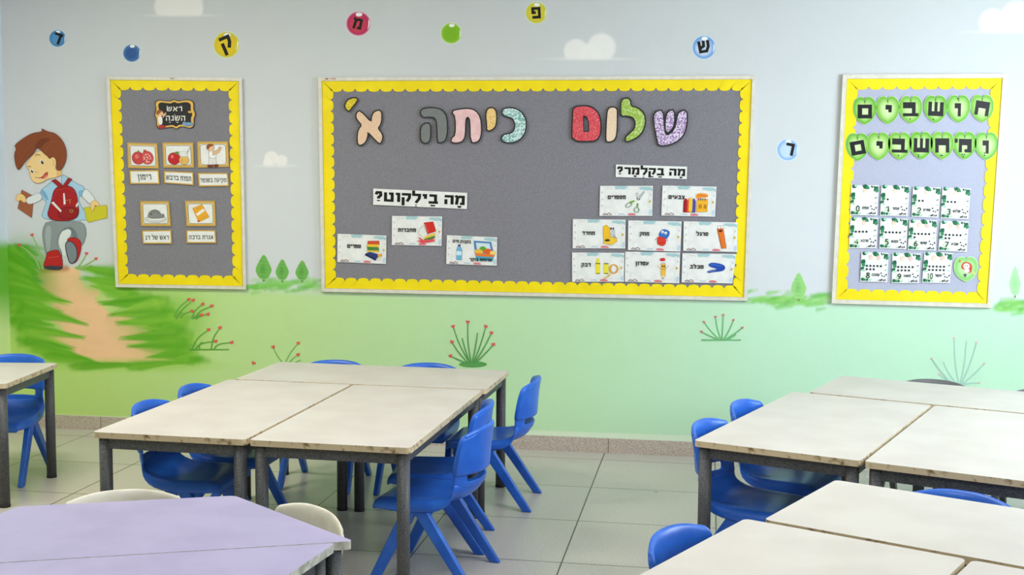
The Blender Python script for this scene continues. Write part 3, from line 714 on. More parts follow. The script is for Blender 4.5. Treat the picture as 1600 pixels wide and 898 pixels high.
def d_apple(b, q):
    b.ellipse(.36, .64, .2, .24, (190, 34, 40), q, line=(120, 20, 26)); b.ellipse(.3, .56, .05, .07, (226, 110, 104), q)
    b.poly([(.36, .42), (.45, .34), (.55, .4), (.46, .48)], (92, 142, 60), q, r=1)
    b.ellipse(.68, .7, .16, .18, (222, 178, 96), q, line=(160, 112, 50)); b.poly([(.52, .36), (.82, .36), (.78, .56), (.58, .56)], (226, 228, 226), q, line=(150, 150, 150), lw=.4)
    b.line([(.9, .2), (.74, .46)], .7, (150, 146, 140), q); b.line([(.62, .64), (.6, .8)], .7, (196, 146, 66), q)
def d_shofar(b, q):
    b.poly([(.36, .95), (.37, .62), (.58, .62), (.6, .95), (.5, .95), (.48, .74), (.46, .95)], (226, 226, 224), q, line=(90, 86, 84), lw=.4)
    b.poly([(.36, .64), (.36, .36), (.52, .34), (.6, .5), (.58, .66)], (238, 238, 236), q, r=1, line=(90, 86, 84), lw=.4)
    b.poly([(.48, .4), (.66, .32), (.72, .2), (.78, .24), (.7, .42), (.5, .54)], (226, 178, 140), q, line=(120, 84, 60), lw=.4)
    b.ellipse(.42, .24, .12, .13, (230, 184, 146), q, line=(120, 84, 60), lw=.4); b.poly([(.28, .26), (.32, .1), (.46, .08), (.55, .16), (.4, .2), (.36, .32)], (140, 80, 44), q, r=1)
    b.ellipse(.4, .95, .1, .06, (110, 62, 44), q); b.ellipse(.58, .94, .09, .06, (110, 62, 44), q)
def d_fish(b, q):
    b.ellipse(.5, .72, .36, .13, (214, 214, 210), q, line=(120, 120, 118)); b.ellipse(.5, .7, .27, .07, (236, 236, 232), q, line=(160, 160, 158), lw=.4)
    b.poly([(.24, .56), (.32, .4), (.5, .33), (.64, .4), (.7, .55), (.78, .5), (.8, .62), (.7, .68), (.4, .7), (.26, .66)], (132, 132, 134), q, r=1, line=(70, 70, 72))
    b.line([(.34, .44), (.52, .4), (.64, .52)], .5, (90, 90, 92), q); b.ellipse(.36, .52, .03, .03, (60, 60, 62), q)
def d_letter(b, q):
    b.poly([(.24, .3), (.56, .14), (.78, .64), (.42, .84)], (232, 168, 44), q, line=(190, 120, 30), lw=.5)
    b.poly([(.34, .52), (.6, .3), (.66, .38), (.4, .6)], (238, 234, 224), q); b.line([(.36, .34), (.52, .26)], .7, (208, 140, 30), q); b.line([(.46, .72), (.68, .6)], .7, (208, 140, 30), q)
    b.ellipse(.42, .8, .04, .04, (200, 70, 50), q)
pic_card([(193, 562), (428, 568), (440, 765), (200, 760)], L2, 'gold-framed picture card of red pomegranates', d_pomegranate)
pic_card([(468, 562), (708, 562), (715, 757), (475, 757)], L2, 'gold-framed picture card of a red apple and honey jar', d_apple)
pic_card([(738, 555), (980, 553), (988, 752), (745, 757)], L2, 'gold-framed picture card of a person in white blowing a horn', d_shofar)
pic_card([(292, 170), (520, 170), (535, 365), (302, 365)], L3, 'gold-framed picture card of a grey fish head on a plate', d_fish)
pic_card([(643, 168), (878, 168), (885, 365), (655, 365)], L3, 'gold-framed picture card of an orange greeting letter', d_letter)
word_card([(208, 778), (440, 775), (447, 885), (215, 885)], L2, 'רימון', 'Hebrew word card under the pomegranate picture', .46, .4)
word_card([(478, 782), (710, 792), (712, 895), (480, 878)], L2, 'תפוח בדבש', 'Hebrew word card under the apple and honey picture', .84, .36)
word_card([(742, 797), (978, 797), (988, 902), (750, 905)], L2, 'תקיעה בשופר', 'Hebrew word card under the horn blower picture', .86, .3)
word_card([(306, 398), (538, 393), (543, 503), (315, 503)], L3, 'ראש של דג', 'Hebrew word card under the fish head picture', .8, .3)
word_card([(652, 395), (882, 395), (890, 498), (655, 498)], L3, 'אגרת ברכה', 'Hebrew word card under the orange letter picture', .82, .3)
pl = [(405, 250), (430, 228), (490, 236), (530, 240), (557, 222), (590, 240), (640, 228), (690, 228), (716, 250), (712, 300), (732, 340), (714, 380), (720, 430), (690, 455), (640, 440), (600, 440), (576, 462), (550, 440), (480, 450), (440, 460), (418, 430), (420, 380), (402, 345), (418, 300)]
t = card('title_plaque', [L2(*p) for p in chaikin(pl, 1)], 'black scroll-shaped title plaque with gold edge at the top of the left board', None, 'black', cat='plaque')
cen = (565, 342); sc_ = lambda k: [(cen[0]+(x-cen[0])*k, cen[1]+(y-cen[1])*k) for x, y in chaikin(pl, 1)]
a = Art(FT); a.poly(sc_(.96), (222, 176, 84), L2, holes=[sc_(.83)]); a.build('gold_border', t)
b = Art(FT+.0006)
b.text('ראש', L2, 562, 318, 36, (232, 228, 220), wt=.18, fit=122); b.text('השנה', L2, 570, 392, 40, (232, 228, 220), wt=.18, fit=152)
b.quads(strip([(612, 278), (616, 278)], 7)+strip([(520, 404), (532, 404)], 5)+strip([(576, 404), (592, 404)], 5)+strip([(630, 404), (644, 404)], 5)+strip([(503, 278), (508, 278)], 6)+strip([(560, 344), (565, 344)], 6), (232, 228, 220), L2); b.build('lettering', t)
b = Art(FT+.0012)
b.ellipse(448, 335, 26, 24, (226, 180, 140), L2); b.poly([(416, 335), (425, 312), (450, 305), (470, 318), (455, 325), (430, 350)], (150, 90, 50), L2, r=1)
b.poly([(430, 358), (465, 355), (470, 420), (440, 425)], (236, 232, 226), L2, r=1); b.poly([(470, 345), (495, 325), (498, 340), (470, 372)], (226, 180, 140), L2)
b.poly([(428, 428), (480, 424), (500, 440), (450, 460)], (176, 50, 50), L2, r=1); b.poly([(612, 410), (660, 400), (712, 408), (700, 432), (640, 436)], (96, 140, 176), L2, r=1)
b.line([(625, 420), (700, 416)], .6, (190, 214, 226), L2); b.poly([(660, 318), (690, 312), (700, 330), (675, 335)], (206, 160, 70), L2, r=1)
b.build('picture', t)

# main board -----------------------------------------------------------
R1 = Z(490, 110, .225); R3 = Z(860, 130, .2125)
def pat(name, kind, c1, c2, scale, lo=.45, hi=.55):
    m = mat('patterned_paper_'+name, rough=.6, spec=.3)
    if kind == 'check':
        t = nd(m, 'ShaderNodeTexCoord'); c = nd(m, 'ShaderNodeTexChecker'); c.inputs['Scale'].default_value = scale; c.inputs['Color1'].default_value = (*lin(c1), 1); c.inputs['Color2'].default_value = (*lin(c2), 1)
        lk(m, t, 'Object', c, 'Vector'); lk(m, c, 'Color', bsdf(m), 'Base Color'); return m
    return speckle(m, lin(c1), lin(c2), scale, 2, lo, hi, 0, 'ShaderNodeTexVoronoi' if kind == 'cell' else 'ShaderNodeTexNoise')
GAP_SLOT = [(832, 202), (848, 202), (846, 300), (850, 372), (842, 388)]
LETTERS = [
 ('yellow patterned apostrophe above the peach aleph of the title', R1, [[(218, 240), (240, 205), (275, 193), (303, 195), (298, 215), (270, 248), (246, 282), (226, 265)]], [], pat('yellow', 'noise', (196, 170, 40), (228, 206, 60), 130), 7),
 ('peach aleph letter of the title', R1, [[(297, 318), (303, 292), (325, 282), (402, 368), (406, 320), (424, 286), (468, 278), (470, 345), (458, 382), (442, 402), (472, 438), (478, 470), (462, 508), (440, 490), (372, 418), (374, 450), (362, 490), (340, 512), (310, 518), (306, 455), (314, 410), (340, 380), (304, 340)]], [], pat('peach', 'noise', (222, 184, 152), (232, 200, 172), 160), 7),
 ('grey checked he letter of the title', R1, [[(745, 285), (765, 266), (830, 260), (892, 275), (922, 320), (928, 420), (915, 480), (890, 498), (862, 498), (860, 370), (845, 325), (800, 318), (765, 325), (748, 305)], [(745, 400), (765, 372), (808, 368), (810, 450), (803, 490), (780, 505), (755, 495), (745, 470)]], [], pat('grey', 'check', (58, 60, 62), (156, 160, 160), 260), 7),
 ('plain pink tav letter of the title', R1, [[(960, 285), (1010, 272), (1080, 266), (1125, 282), (1155, 325), (1163, 400), (1158, 465), (1135, 496), (1092, 498), (1090, 350), (1078, 322), (1062, 322), (1052, 345), (1050, 450), (1035, 488), (1000, 501), (957, 497), (962, 470), (988, 450), (988, 322)]], [], pat('pink', 'noise', (226, 184, 186), (232, 194, 194), 30), 7),
 ('short orange-yellow yod letter of the title', R1, [[(1200, 300), (1210, 270), (1235, 260), (1260, 272), (1268, 310), (1266, 370), (1250, 403), (1206, 422), (1206, 370), (1200, 330)]], [], pat('orange', 'noise', (226, 184, 112), (236, 204, 140), 120), 7),
 ('turquoise flowered kaf letter of the title', R1, [[(1310, 285), (1325, 266), (1380, 260), (1440, 287), (1472, 340), (1472, 410), (1448, 463), (1400, 495), (1350, 500), (1307, 485), (1310, 460), (1330, 445), (1375, 440), (1400, 410), (1400, 360), (1380, 325), (1340, 318), (1315, 305)]], [], pat('turquoise', 'noise', (106, 166, 160), (212, 228, 226), 120, .42, .56), 7),
 ('red speckled closed mem letter of the title', R3, [[(170, 180), (250, 167), (310, 180), (353, 225), (368, 290), (366, 370), (340, 413), (310, 424), (165, 422), (162, 330), (168, 230)]], [[(240, 235), (268, 243), (284, 285), (286, 357), (242, 357)]], pat('red', 'noise', (206, 62, 74), (226, 126, 132), 190, .5, .66), 8),
 ('peach vav letter between the red mem and green lamed', R3, [[(425, 190), (455, 177), (486, 186), (488, 230), (486, 350), (478, 398), (460, 422), (418, 430), (411, 408), (417, 250)]], [], pat('sand', 'noise', (226, 196, 166), (234, 208, 182), 150), 8),
 ('tall green swirled lamed letter of the title', R3, [[(522, 140), (540, 114), (583, 114), (588, 172), (640, 182), (688, 225), (696, 290), (678, 350), (640, 393), (590, 418), (557, 428), (554, 402), (580, 375), (620, 340), (630, 290), (612, 250), (570, 236), (522, 238), (522, 195)]], [], pat('green', 'noise', (150, 182, 74), (208, 222, 160), 110, .5, .7), 8),
 ('lilac flowered shin letter of the title', R3, [[(760, 240), (782, 208), (825, 202), (832, 300), (842, 388), (890, 372), (922, 325), (933, 260), (945, 215), (1000, 197), (1003, 290), (985, 365), (940, 420), (870, 452), (795, 458), (785, 400), (768, 320)], [(848, 260), (868, 208), (908, 198), (910, 290), (895, 335), (850, 368)]], [], pat('lilac', 'noise', (142, 104, 160), (224, 212, 230), 130, .44, .56), 8),
]
for label, Zf, polys, holes, m, bw in LETTERS:
    P0 = [[Zf(*p) for p in chaikin(pl_, 1)] for pl_ in polys]; s = bw*(.225 if Zf is R1 else .2125)
    t = empty('cutout_letter', W(*P0[0][0], CO)); base(t, label, 'letter', 'cut-out letters of the title on the main board')
    H0 = [[Zf(*p) for p in h] for h in holes]
    for k, p in enumerate(P0):
        hh = H0 if k == 0 else []
        slab('black_backing', offset_poly(p, s*1.3), CO+.010, CO+.0125+.0003*k, M['black'], t, holes=[offset_poly(h, -s*.8) for h in hh])
        slab('coloured_face', p, CO+.0126+.0003*k, CO+.0136+.0003*k, m, t, holes=hh)

R2 = Z(500, 280, .2116); R4 = Z(880, 240, .1875); R5 = Z(880, 330, .19375)
def headline(pts, Zf, word, label, marks_):
    P = [Zf(*p) for p in pts]; q = quad(P)
    t = card('headline_strip', P, label, 'white headline strips on the main board', cat='sign')
    b = Art(FT); b.text(word, q, .5, .76, .56, (18, 17, 18), wt=.27, fit=.95, gap=.15); b.build('lettering', t)
headline([(394, 68), (1088, 100), (1085, 220), (392, 188)], R2, 'מqה בaילwקוט?', 'white strip with large black Hebrew question above the schoolbag cards', 1)
headline([(440, 90), (1033, 108), (1030, 212), (437, 195)], R4, 'מqה בaקaלwמqר?', 'white strip with smaller black Hebrew question above the pencil case cards', 1)

def item_card(pts, Zf, word, label, draw, wx=.3, wy=.5, fit=.28, h=.12, group='white item cards on the main board'):
    P = [Zf(*p) for p in pts]; q = quad(P)
    t = card('item_card', P, label, group)
    a = Art(FT)
    TQ, PK = (164, 198, 202), (214, 120, 130)
    a.line([(.1, .12), (.92, .12), (.92, .9), (.1, .9), (.1, .12)], .35, (206, 208, 208), q)
    a.poly([(.27, .0), (.53, .0), (.5, .08), (.45, .12), (.38, .1), (.31, .13), (.28, .08)], TQ, q, r=1)
    a.poly([(.72, .03), (.99, .03), (.99, .2), (.94, .12), (.88, .16), (.8, .12), (.76, .12)], TQ, q, r=1)
    a.poly([(.94, .8), (.99, .76), (.985, .97), (.93, .97)], (186, 208, 222), q, r=1)
    a.poly([(.34, .97), (.36, .92), (.46, .92), (.5, .97)], (190, 206, 214), q)
    a.poly([(.52, .985), (.55, .91), (.66, .91), (.71, .985)], PK, q, r=1)
    a.line([(.06, .96), (.1, .92), (.14, .95), (.18, .9), (.23, .95)], .9, (120, 60, 70), q); a.line([(.07, .97), (.24, .97)], .7, (90, 60, 70), q)
    for x, y in ((.04, .22), (.05, .45), (.04, .66), (.96, .3)): a.ellipse(x, y, .018, .04, (206, 208, 210), q, n=10)
    a.poly([(.93, .5), (.95, .46), (.955, .5), (.98, .5), (.958, .55), (.94, .58)], (206, 176, 70), q)
    a.line([(.12, .06), (.24, .07)], .4, (170, 170, 170), q)
    a.build('printed_border', t)
    b = Art(FT+.0018)
    ws = word if isinstance(word, list) else [(word, wx, wy, fit, h)]
    c = Art(FT+.0042)
    for w_, x_, y_, f_, h_ in ws: c.text(w_, q, x_, y_, h_, (24, 22, 24), wt=.26, fit=f_)
    draw(b, q); b.build('picture', t); c.build('lettering', t)
RED, BLU, YEL, ORG, GRN = (204, 40, 38), (40, 84, 170), (238, 196, 50), (236, 138, 36), (84, 150, 52)
def d_books(b, q):
    b.poly([(.62, .22), (.85, .2), (.86, .32), (.62, .33)], (206, 66, 36), q, line=(120, 40, 30), lw=.4); b.poly([(.6, .33), (.85, .32), (.85, .42), (.6, .42)], (232, 190, 56), q)
    b.poly([(.6, .42), (.84, .42), (.86, .53), (.62, .54)], (72, 130, 60), q); b.poly([(.6, .55), (.86, .54), (.84, .6), (.6, .6)], (232, 190, 56), q)
    b.poly([(.58, .66), (.66, .6), (.88, .68), (.8, .84)], (44, 60, 120), q); b.poly([(.8, .84), (.88, .68), (.9, .74), (.82, .9)], (226, 214, 180), q); b.poly([(.56, .72), (.58, .66), (.8, .84), (.78, .9)], (28, 40, 86), q)
    b.line([(.64, .27), (.84, .25)], .5, (240, 120, 80), q); b.poly([(.82, .68), (.9, .64), (.92, .72), (.84, .78)], (220, 160, 60), q)
def d_notebooks(b, q):
    b.poly([(.52, .74), (.62, .72), (.88, .76), (.64, .88)], (214, 64, 76), q); b.poly([(.52, .6), (.64, .76), (.64, .82), (.52, .68)], (230, 226, 214), q); b.poly([(.64, .78), (.86, .66), (.87, .72), (.65, .86)], (72, 130, 60), q)
    b.poly([(.64, .7), (.86, .56), (.87, .64), (.64, .78)], (236, 196, 60), q); b.poly([(.52, .56), (.62, .3), (.72, .62), (.64, .76)], (226, 226, 220), q, line=(160, 160, 160), lw=.4); b.poly([(.64, .22), (.82, .18), (.88, .5), (.72, .6)], (208, 42, 36), q, line=(150, 24, 28), lw=.5)
    b.poly([(.5, .84), (.62, .8), (.86, .8), (.86, .85), (.62, .93)], (226, 80, 92), q); b.line([(.66, .26), (.74, .56)], .6, (236, 120, 100), q)
def d_lunch(b, q):
    b.poly([(.22, .4), (.25, .36), (.28, .4), (.31, .5), (.3, .84), (.2, .84), (.2, .5)], (110, 176, 214), q, line=(60, 120, 170), lw=.4); b.ellipse(.25, .34, .03, .035, (60, 50, 120), q); b.poly([(.2, .54), (.3, .54), (.3, .68), (.2, .68)], (206, 230, 240), q)
    b.poly([(.54, .16), (.88, .18), (.92, .5), (.56, .46)], (70, 132, 190), q, line=(40, 90, 150), lw=.5); b.poly([(.58, .22), (.85, .23), (.88, .46), (.6, .44)], (206, 222, 226), q)
    b.poly([(.55, .5), (.96, .54), (.92, .84), (.6, .84)], (84, 160, 186), q); b.ellipse(.72, .44, .07, .1, (92, 160, 60), q); b.ellipse(.82, .52, .08, .11, (222, 96, 36), q); b.ellipse(.64, .54, .08, .1, (238, 180, 60), q); b.ellipse(.92, .56, .06, .08, (240, 206, 120), q)
    b.poly([(.57, .58), (.95, .62), (.93, .7), (.59, .68)], (226, 120, 50), q)
def d_scissors(b, q):
    b.poly([(.7, .46), (.82, .18), (.85, .2), (.74, .48)], (186, 192, 194), q, line=(120, 124, 126), lw=.3); b.poly([(.72, .44), (.68, .26), (.71, .22), (.75, .44)], (206, 210, 212), q, line=(120, 124, 126), lw=.3)
    b.line([(.66, .5), (.56, .56)], 2.6, (116, 166, 44), q); b.line([(.72, .58), (.71, .7)], 2.6, (116, 166, 44), q)
    for x, y, r in ((.55, .64, .5), (.7, .8, 0)): b.quads([[q(*p) for p in k] for k in strip(ell(x, y, .045, .085, 16, r), .014, closed=True)], (60, 120, 60))
    b.ellipse(.71, .42, .012, .02, (60, 60, 60), q); b.ellipse(.75, .44, .012, .02, (60, 60, 60), q)
def d_crayons(b, q):
    for x, c in ((.45, RED), (.5, (220, 70, 40)), (.55, YEL), (.6, (110, 60, 140)), (.43, (150, 30, 40)), (.58, BLU)):
        b.poly([(x-.03, .88), (x-.03, .5), (x, .4), (x+.03, .5), (x+.03, .88)], c, q)
    b.poly([(.5, .84), (.5, .46), (.53, .36), (.57, .46), (.57, .84)], (240, 190, 60), q)
    b.poly([(.65, .44), (.85, .42), (.85, .84), (.65, .86)], (240, 176, 40), q, line=(190, 120, 20), lw=.4); b.poly([(.62, .3), (.68, .22), (.84, .24), (.86, .36), (.72, .38), (.64, .42)], (236, 150, 40), q, r=1)
    b.line([(.66, .3), (.83, .32)], 1, (206, 70, 50), q)
    for x in (.7, .73, .79, .82): b.line([(x, .6), (x, .74)], 1.0, (70, 44, 20), q)
    for x, c in ((.68, RED), (.72, BLU), (.76, GRN), (.8, (110, 60, 140))): b.poly([(x-.015, .44), (x, .38), (x+.015, .44), (x, .48)], c, q)
def d_sharpener(b, q):
    b.poly([(.58, .24), (.64, .19), (.7, .3), (.72, .62), (.6, .84), (.58, .6)], (238, 186, 40), q, line=(176, 124, 20), lw=.5); b.poly([(.6, .72), (.74, .6), (.84, .64), (.84, .76), (.74, .88), (.58, .82)], (238, 196, 60), q, line=(176, 124, 20), lw=.5)
    b.poly([(.74, .32), (.8, .36), (.82, .62), (.74, .6)], (196, 200, 202), q); b.poly([(.76, .5), (.83, .62), (.79, .66)], (150, 154, 156), q); b.ellipse(.66, .72, .05, .04, (60, 50, 40), q, rot=-.3)
    b.ellipse(.725, .31, .014, .04, (20, 18, 18), q); b.ellipse(.77, .31, .014, .04, (20, 18, 18), q)
def d_eraser(b, q):
    b.poly([(.6, .36), (.66, .26), (.78, .32), (.78, .46), (.72, .62), (.57, .5)], (54, 110, 190), q, r=1, line=(30, 60, 120), lw=.4); b.poly([(.57, .5), (.73, .58), (.7, .84), (.56, .8), (.55, .62)], (216, 60, 44), q, r=1, line=(140, 30, 30), lw=.4)
    b.ellipse(.65, .37, .025, .05, (240, 240, 240), q); b.ellipse(.71, .4, .025, .05, (240, 240, 240), q); b.ellipse(.65, .39, .01, .02, (20, 20, 20), q); b.ellipse(.71, .42, .01, .02, (20, 20, 20), q)
    b.line([(.58, .7), (.64, .74), (.69, .72)], .5, (110, 20, 24), q); b.line([(.55, .56), (.51, .64)], .8, (200, 60, 50), q); b.line([(.73, .6), (.76, .66)], .8, (200, 60, 50), q)
def d_ruler(b, q):
    b.poly([(.62, .24), (.73, .2), (.8, .88), (.71, .9)], (226, 116, 40), q, line=(160, 76, 30), lw=.4); b.poly([(.62, .24), (.64, .24), (.73, .9), (.71, .9)], (196, 96, 36), q)
    b.ellipse(.66, .18, .03, .05, (240, 240, 236), q, line=(60, 50, 40), lw=.4); b.ellipse(.715, .17, .03, .05, (240, 240, 236), q, line=(60, 50, 40), lw=.4); b.poly([(.64, .28), (.73, .26), (.7, .34), (.66, .34)], (80, 24, 20), q, r=1)
    for k in range(8): b.line([(.735+.008*k, .3+.07*k), (.755+.008*k, .298+.07*k)], .3, (90, 50, 20), q)
def d_glue(b, q):
    for x in (.45, .61):
        top = .2 if x < .5 else .28
        b.poly([(x, .38), (x+.09, .38), (x+.09, .72), (x, .72)], (232, 220, 60), q); b.poly([(x, .36), (x+.09, .36), (x+.09, .39), (x, .39)], (70, 66, 40), q); b.poly([(x+.005, .7), (x+.085, .7), (x+.085, .73), (x+.005, .73)], (120, 116, 40), q)
        b.poly([(x+.01, .36), (x+.02, top), (x+.07, top), (x+.08, .36)], (232, 216, 50) if x < .5 else (226, 226, 220), q, r=0)
    b.quads([[q(*p) for p in k] for k in strip(ell(.8, .56, .075, .15, 20), .035, closed=True)], (222, 160, 60)); b.ellipse(.8, .56, .05, .11, (228, 230, 230), q); b.poly([(.58, .92), (.7, .76), (.75, .72), (.72, .8), (.62, .9)], (226, 170, 60), q)
def d_pencil(b, q):
    b.poly([(.66, .38), (.74, .38), (.74, .76), (.7, .88), (.66, .76)], (236, 186, 60), q, line=(170, 120, 30), lw=.4); b.poly([(.66, .76), (.74, .76), (.7, .88)], (232, 206, 160), q); b.ellipse(.7, .86, .008, .02, (40, 30, 20), q)
    b.poly([(.63, .28), (.64, .2), (.72, .18), (.74, .26), (.7, .3)], (206, 50, 56), q, r=1); b.poly([(.66, .34), (.74, .34), (.74, .38), (.66, .38)], (196, 196, 190), q)
    b.ellipse(.685, .46, .012, .03, (30, 24, 20), q); b.ellipse(.72, .46, .012, .03, (30, 24, 20), q); b.line([(.67, .54), (.7, .57), (.73, .54)], .5, (120, 50, 30), q)
    b.line([(.66, .54), (.61, .48), (.6, .42)], .7, (220, 170, 60), q); b.line([(.74, .54), (.78, .48), (.8, .42)], .7, (220, 170, 60), q)
def d_stapler(b, q):
    b.poly([(.5, .36), (.56, .3), (.74, .34), (.82, .42), (.82, .54), (.74, .6), (.6, .62), (.52, .66), (.47, .62), (.56, .56), (.7, .52), (.52, .44)], (30, 72, 170), q, r=1, line=(16, 40, 110), lw=.4)
    b.line([(.54, .36), (.76, .42)], .8, (80, 130, 214), q); b.line([(.5, .62), (.64, .56)], .6, (150, 170, 200), q)
item_card([(130, 402), (490, 415), (488, 625), (128, 610)], R2, 'ספרים', 'white card with a stack of books, left of the schoolbag cards', d_books, .34, .48)
item_card([(532, 270), (902, 275), (898, 492), (530, 485)], R2, 'מחברות', 'white card with red notebooks below the larger headline strip', d_notebooks, .3, .54, .36)
item_card([(937, 412), (1308, 428), (1305, 638), (932, 625)], R2, [('בקבוק מים', .3, .25, .36, .1), ('ארוחת בוקר', .68, .86, .44, .1)], 'white card with a water bottle and a lunch box', d_lunch)
item_card([(308, 268), (748, 268), (742, 518), (302, 518)], R4, 'מספרים', 'white card with green-handled scissors', d_scissors, .32, .44, .34)
item_card([(828, 265), (1278, 275), (1265, 525), (818, 515)], R4, 'צבעים', 'white card with crayons and an orange crayon box', d_crayons, .27, .44, .3)
item_card([(78, 62), (503, 68), (500, 300), (76, 298)], R5, 'מחדד', 'white card with a yellow pencil sharpener', d_sharpener, .3, .54, .24)
item_card([(525, 73), (955, 82), (945, 325), (522, 312)], R5, 'מחק', 'white card with a red and blue eraser', d_eraser, .31, .5, .18)
item_card([(972, 80), (1408, 90), (1402, 328), (968, 318)], R5, 'סרגל', 'white card with an orange ruler', d_ruler, .35, .48, .22)
item_card([(72, 332), (493, 335), (490, 568), (72, 568)], R5, 'דבק', 'white card with yellow glue sticks and a tape roll', d_glue, .27, .48, .18)
item_card([(500, 325), (943, 332), (935, 580), (497, 568)], R5, 'עפרון', 'white card with a smiling yellow pencil', d_pencil, .31, .44, .24)
item_card([(962, 338), (1395, 345), (1365, 582), (955, 572)], R5, 'מכלב', 'white card with a blue stapler, above the board corner', d_stapler, .28, .52, .26)

# right board ----------------------------------------------------------
G6 = Z(1300, 110, .1893)
def leaf_pts(cx, cy, w, h):
    pr = [(0, -.36), (.05, -.47), (.2, -.5), (.36, -.44), (.48, -.26), (.5, -.04), (.44, .18), (.3, .36), (.12, .47), (0, .52)]
    pts = [(cx+x*w, cy+y*h) for x, y in pr]+[(cx-x*w, cy+y*h) for x, y in pr[-2:0:-1]]
    return pts
R_ = random.Random(3)
BLK = {  # thick square letters inside a -1..1 box, as filled quads (x, y downwards)
 'ם': [(-.6, -.5, .62, -.18), (-.6, -.5, -.22, .68), (.3, -.5, .62, .68), (-.6, .36, .62, .68)],
 'י': [(-.2, -.42, .34, -.02), (.06, -.42, .34, .2)],
 'ב': [(-.66, -.62, .42, -.1), (.1, -.62, .42, .5), (-.66, .32, .66, .58)],
 'ש': [(-.62, -.6, -.32, .6), (-.1, -.6, .16, .3), (.36, -.6, .68, .6), (-.62, .2, .68, .6)],
 'ו': [(-.34, -.46, .2, -.02), (-.06, -.46, .2, .66)],
 'ח': [(-.6, -.6, .6, .0), (-.6, -.6, -.3, .62), (.3, -.6, .6, .62)],
 'מ': [(-.5, -.55, .6, .0), (-.86, -.55, -.6, -.2), (-.5, -.5, -.22, .6), (.22, -.5, .6, .6), (.0, .32, .6, .6)],
}
ORD = {'ח': 'het', 'ו': 'vav', 'ש': 'shin', 'ב': 'bet', 'י': 'yod', 'ם': 'closed mem', 'מ': 'mem'}
def leaf(cx, cy, ch, label, dots=(), tilt=0, sx=1):
    P = [G6(*p) for p in chaikin(leaf_pts(cx, cy, 198, 232), 1)]
    lo = .003+.0012*(int(cx/100) % 2)
    t = empty('leaf_card', W(*G6(cx, cy), CO)); base(t, label, 'leaf card', 'green leaf letters on the right board')
    slab('leaf', P, CO+.0006+lo, CO+.0016+lo, M['card'], t)
    a = Art(CO+.0019+lo, .00006); n = len(P); c0 = G6(cx, cy+10)
    K = lambda k: [(c0[0]+(x-c0[0])*k, c0[1]+(y-c0[1])*k) for x, y in P]
    g1, g2 = R_.choice([((92, 168, 40), (120, 184, 66)), ((86, 166, 52), (128, 190, 76)), ((106, 172, 48), (130, 188, 74))])
    a.fan((c0, (210, 228, 180)), [(K(.45), (190, 216, 146)), (K(.8), g2), (K(.93), g1), (K(.99), (168, 210, 120))])
    for k in range(-2, 3):
        if k: a.line([G6(cx+k*6, cy-50+abs(k)*14), G6(cx+k*28, cy-70+abs(k)*26)], .5, (206, 226, 160))
    a.line([G6(cx, cy-84), G6(cx, cy-60)], 1.2, (60, 80, 40)); a.build('leaf_print', t)
    b = Art(CO+.0026+lo); c, s = math.cos(tilt), math.sin(tilt); S = 97
    f = lambda x, y: G6(cx+S*(x*c-y*s)*sx, cy+S*(x*s+y*c))
    b.quads([[f(x0, y0), f(x1, y0), f(x1, y1), f(x0, y1)] for x0, y0, x1, y1 in BLK[ch]], (26, 25, 27))
    for dx, dy in dots: b.poly(ell(*f(dx, dy), 1.1, 1.1, 10), (26, 25, 27))
    b.build('letter', t)
row1 = [(270, 330, 'ם', (), 0), (460, 325, 'י', (), .05), (650, 322, 'ב', [(-.05, .8)], 0), (855, 318, 'ש', [(-.15, .9)], .05), (1045, 315, 'ו', [(-.1, -.85)], .03), (1240, 312, 'ח', (), .16)]
row2 = [(210, 630, 'ם', (), -.18), (385, 624, 'י', (), .05), (560, 622, 'ב', [(-.1, .82)], .03), (735, 618, 'ש', [(-.2, .82), (-.2, .98)], .03), (910, 618, 'ח', [(-.12, .86), (0, .86)], .0), (1095, 618, 'מ', [(-.2, .78), (0, .78), (-.1, .95)], .03), (1275, 622, 'ו', [(-.15, .62), (-.15, .82)], .02)]
PLC = ['first', 'second', 'third', 'fourth', 'fifth', 'sixth', 'seventh']
for i, (x, y, ch, d, tl) in enumerate(row1):
    leaf(x, y, ch, 'green leaf with a black %s, %s from the left in the upper leaf row' % (ORD[ch], PLC[i]), d, tl)
for i, (x, y, ch, d, tl) in enumerate(row2):
    leaf(x, y, ch, 'green leaf with a black %s, %s from the left in the lower leaf row' % (ORD[ch], PLC[i]), d, tl)
G7 = Z(1310, 270, .1625); G8 = Z(1290, 370, .19375)
NUM = [
 ([G7(*p) for p in [(125, 118), (388, 118), (372, 408), (112, 405)]], 'אפס'), ([G7(*p) for p in [(415, 120), (683, 125), (665, 415), (400, 410)]], 'אחד'),
 ([G7(*p) for p in [(718, 135), (985, 140), (960, 430), (703, 420)]], 'שתים'), ([G7(*p) for p in [(1000, 140), (1272, 150), (1250, 445), (985, 435)]], 'שלוש'),
 ([(1329, 340), (1371.8, 340), (1369.4, 387.5), (1326.4, 387.5)], 'ארבע'), ([(1375.8, 341), (1418, 341.5), (1416.3, 389.4), (1373.9, 387.5)], 'חמש'),
 ([(1421.3, 343.5), (1464, 344), (1462, 391.3), (1418.5, 390.3)], 'שש'), ([(1470, 345), (1514, 346), (1510.5, 393.6), (1466, 391.3)], 'שבע'),
 ([G8(*p) for p in [(290, 122), (508, 128), (497, 365), (280, 360)]], 'שמונה'), ([G8(*p) for p in [(540, 130), (768, 135), (752, 372), (533, 372)]], 'תשע'),
 ([G8(*p) for p in [(797, 125), (1025, 130), (1002, 372), (778, 368)]], 'עשר')]
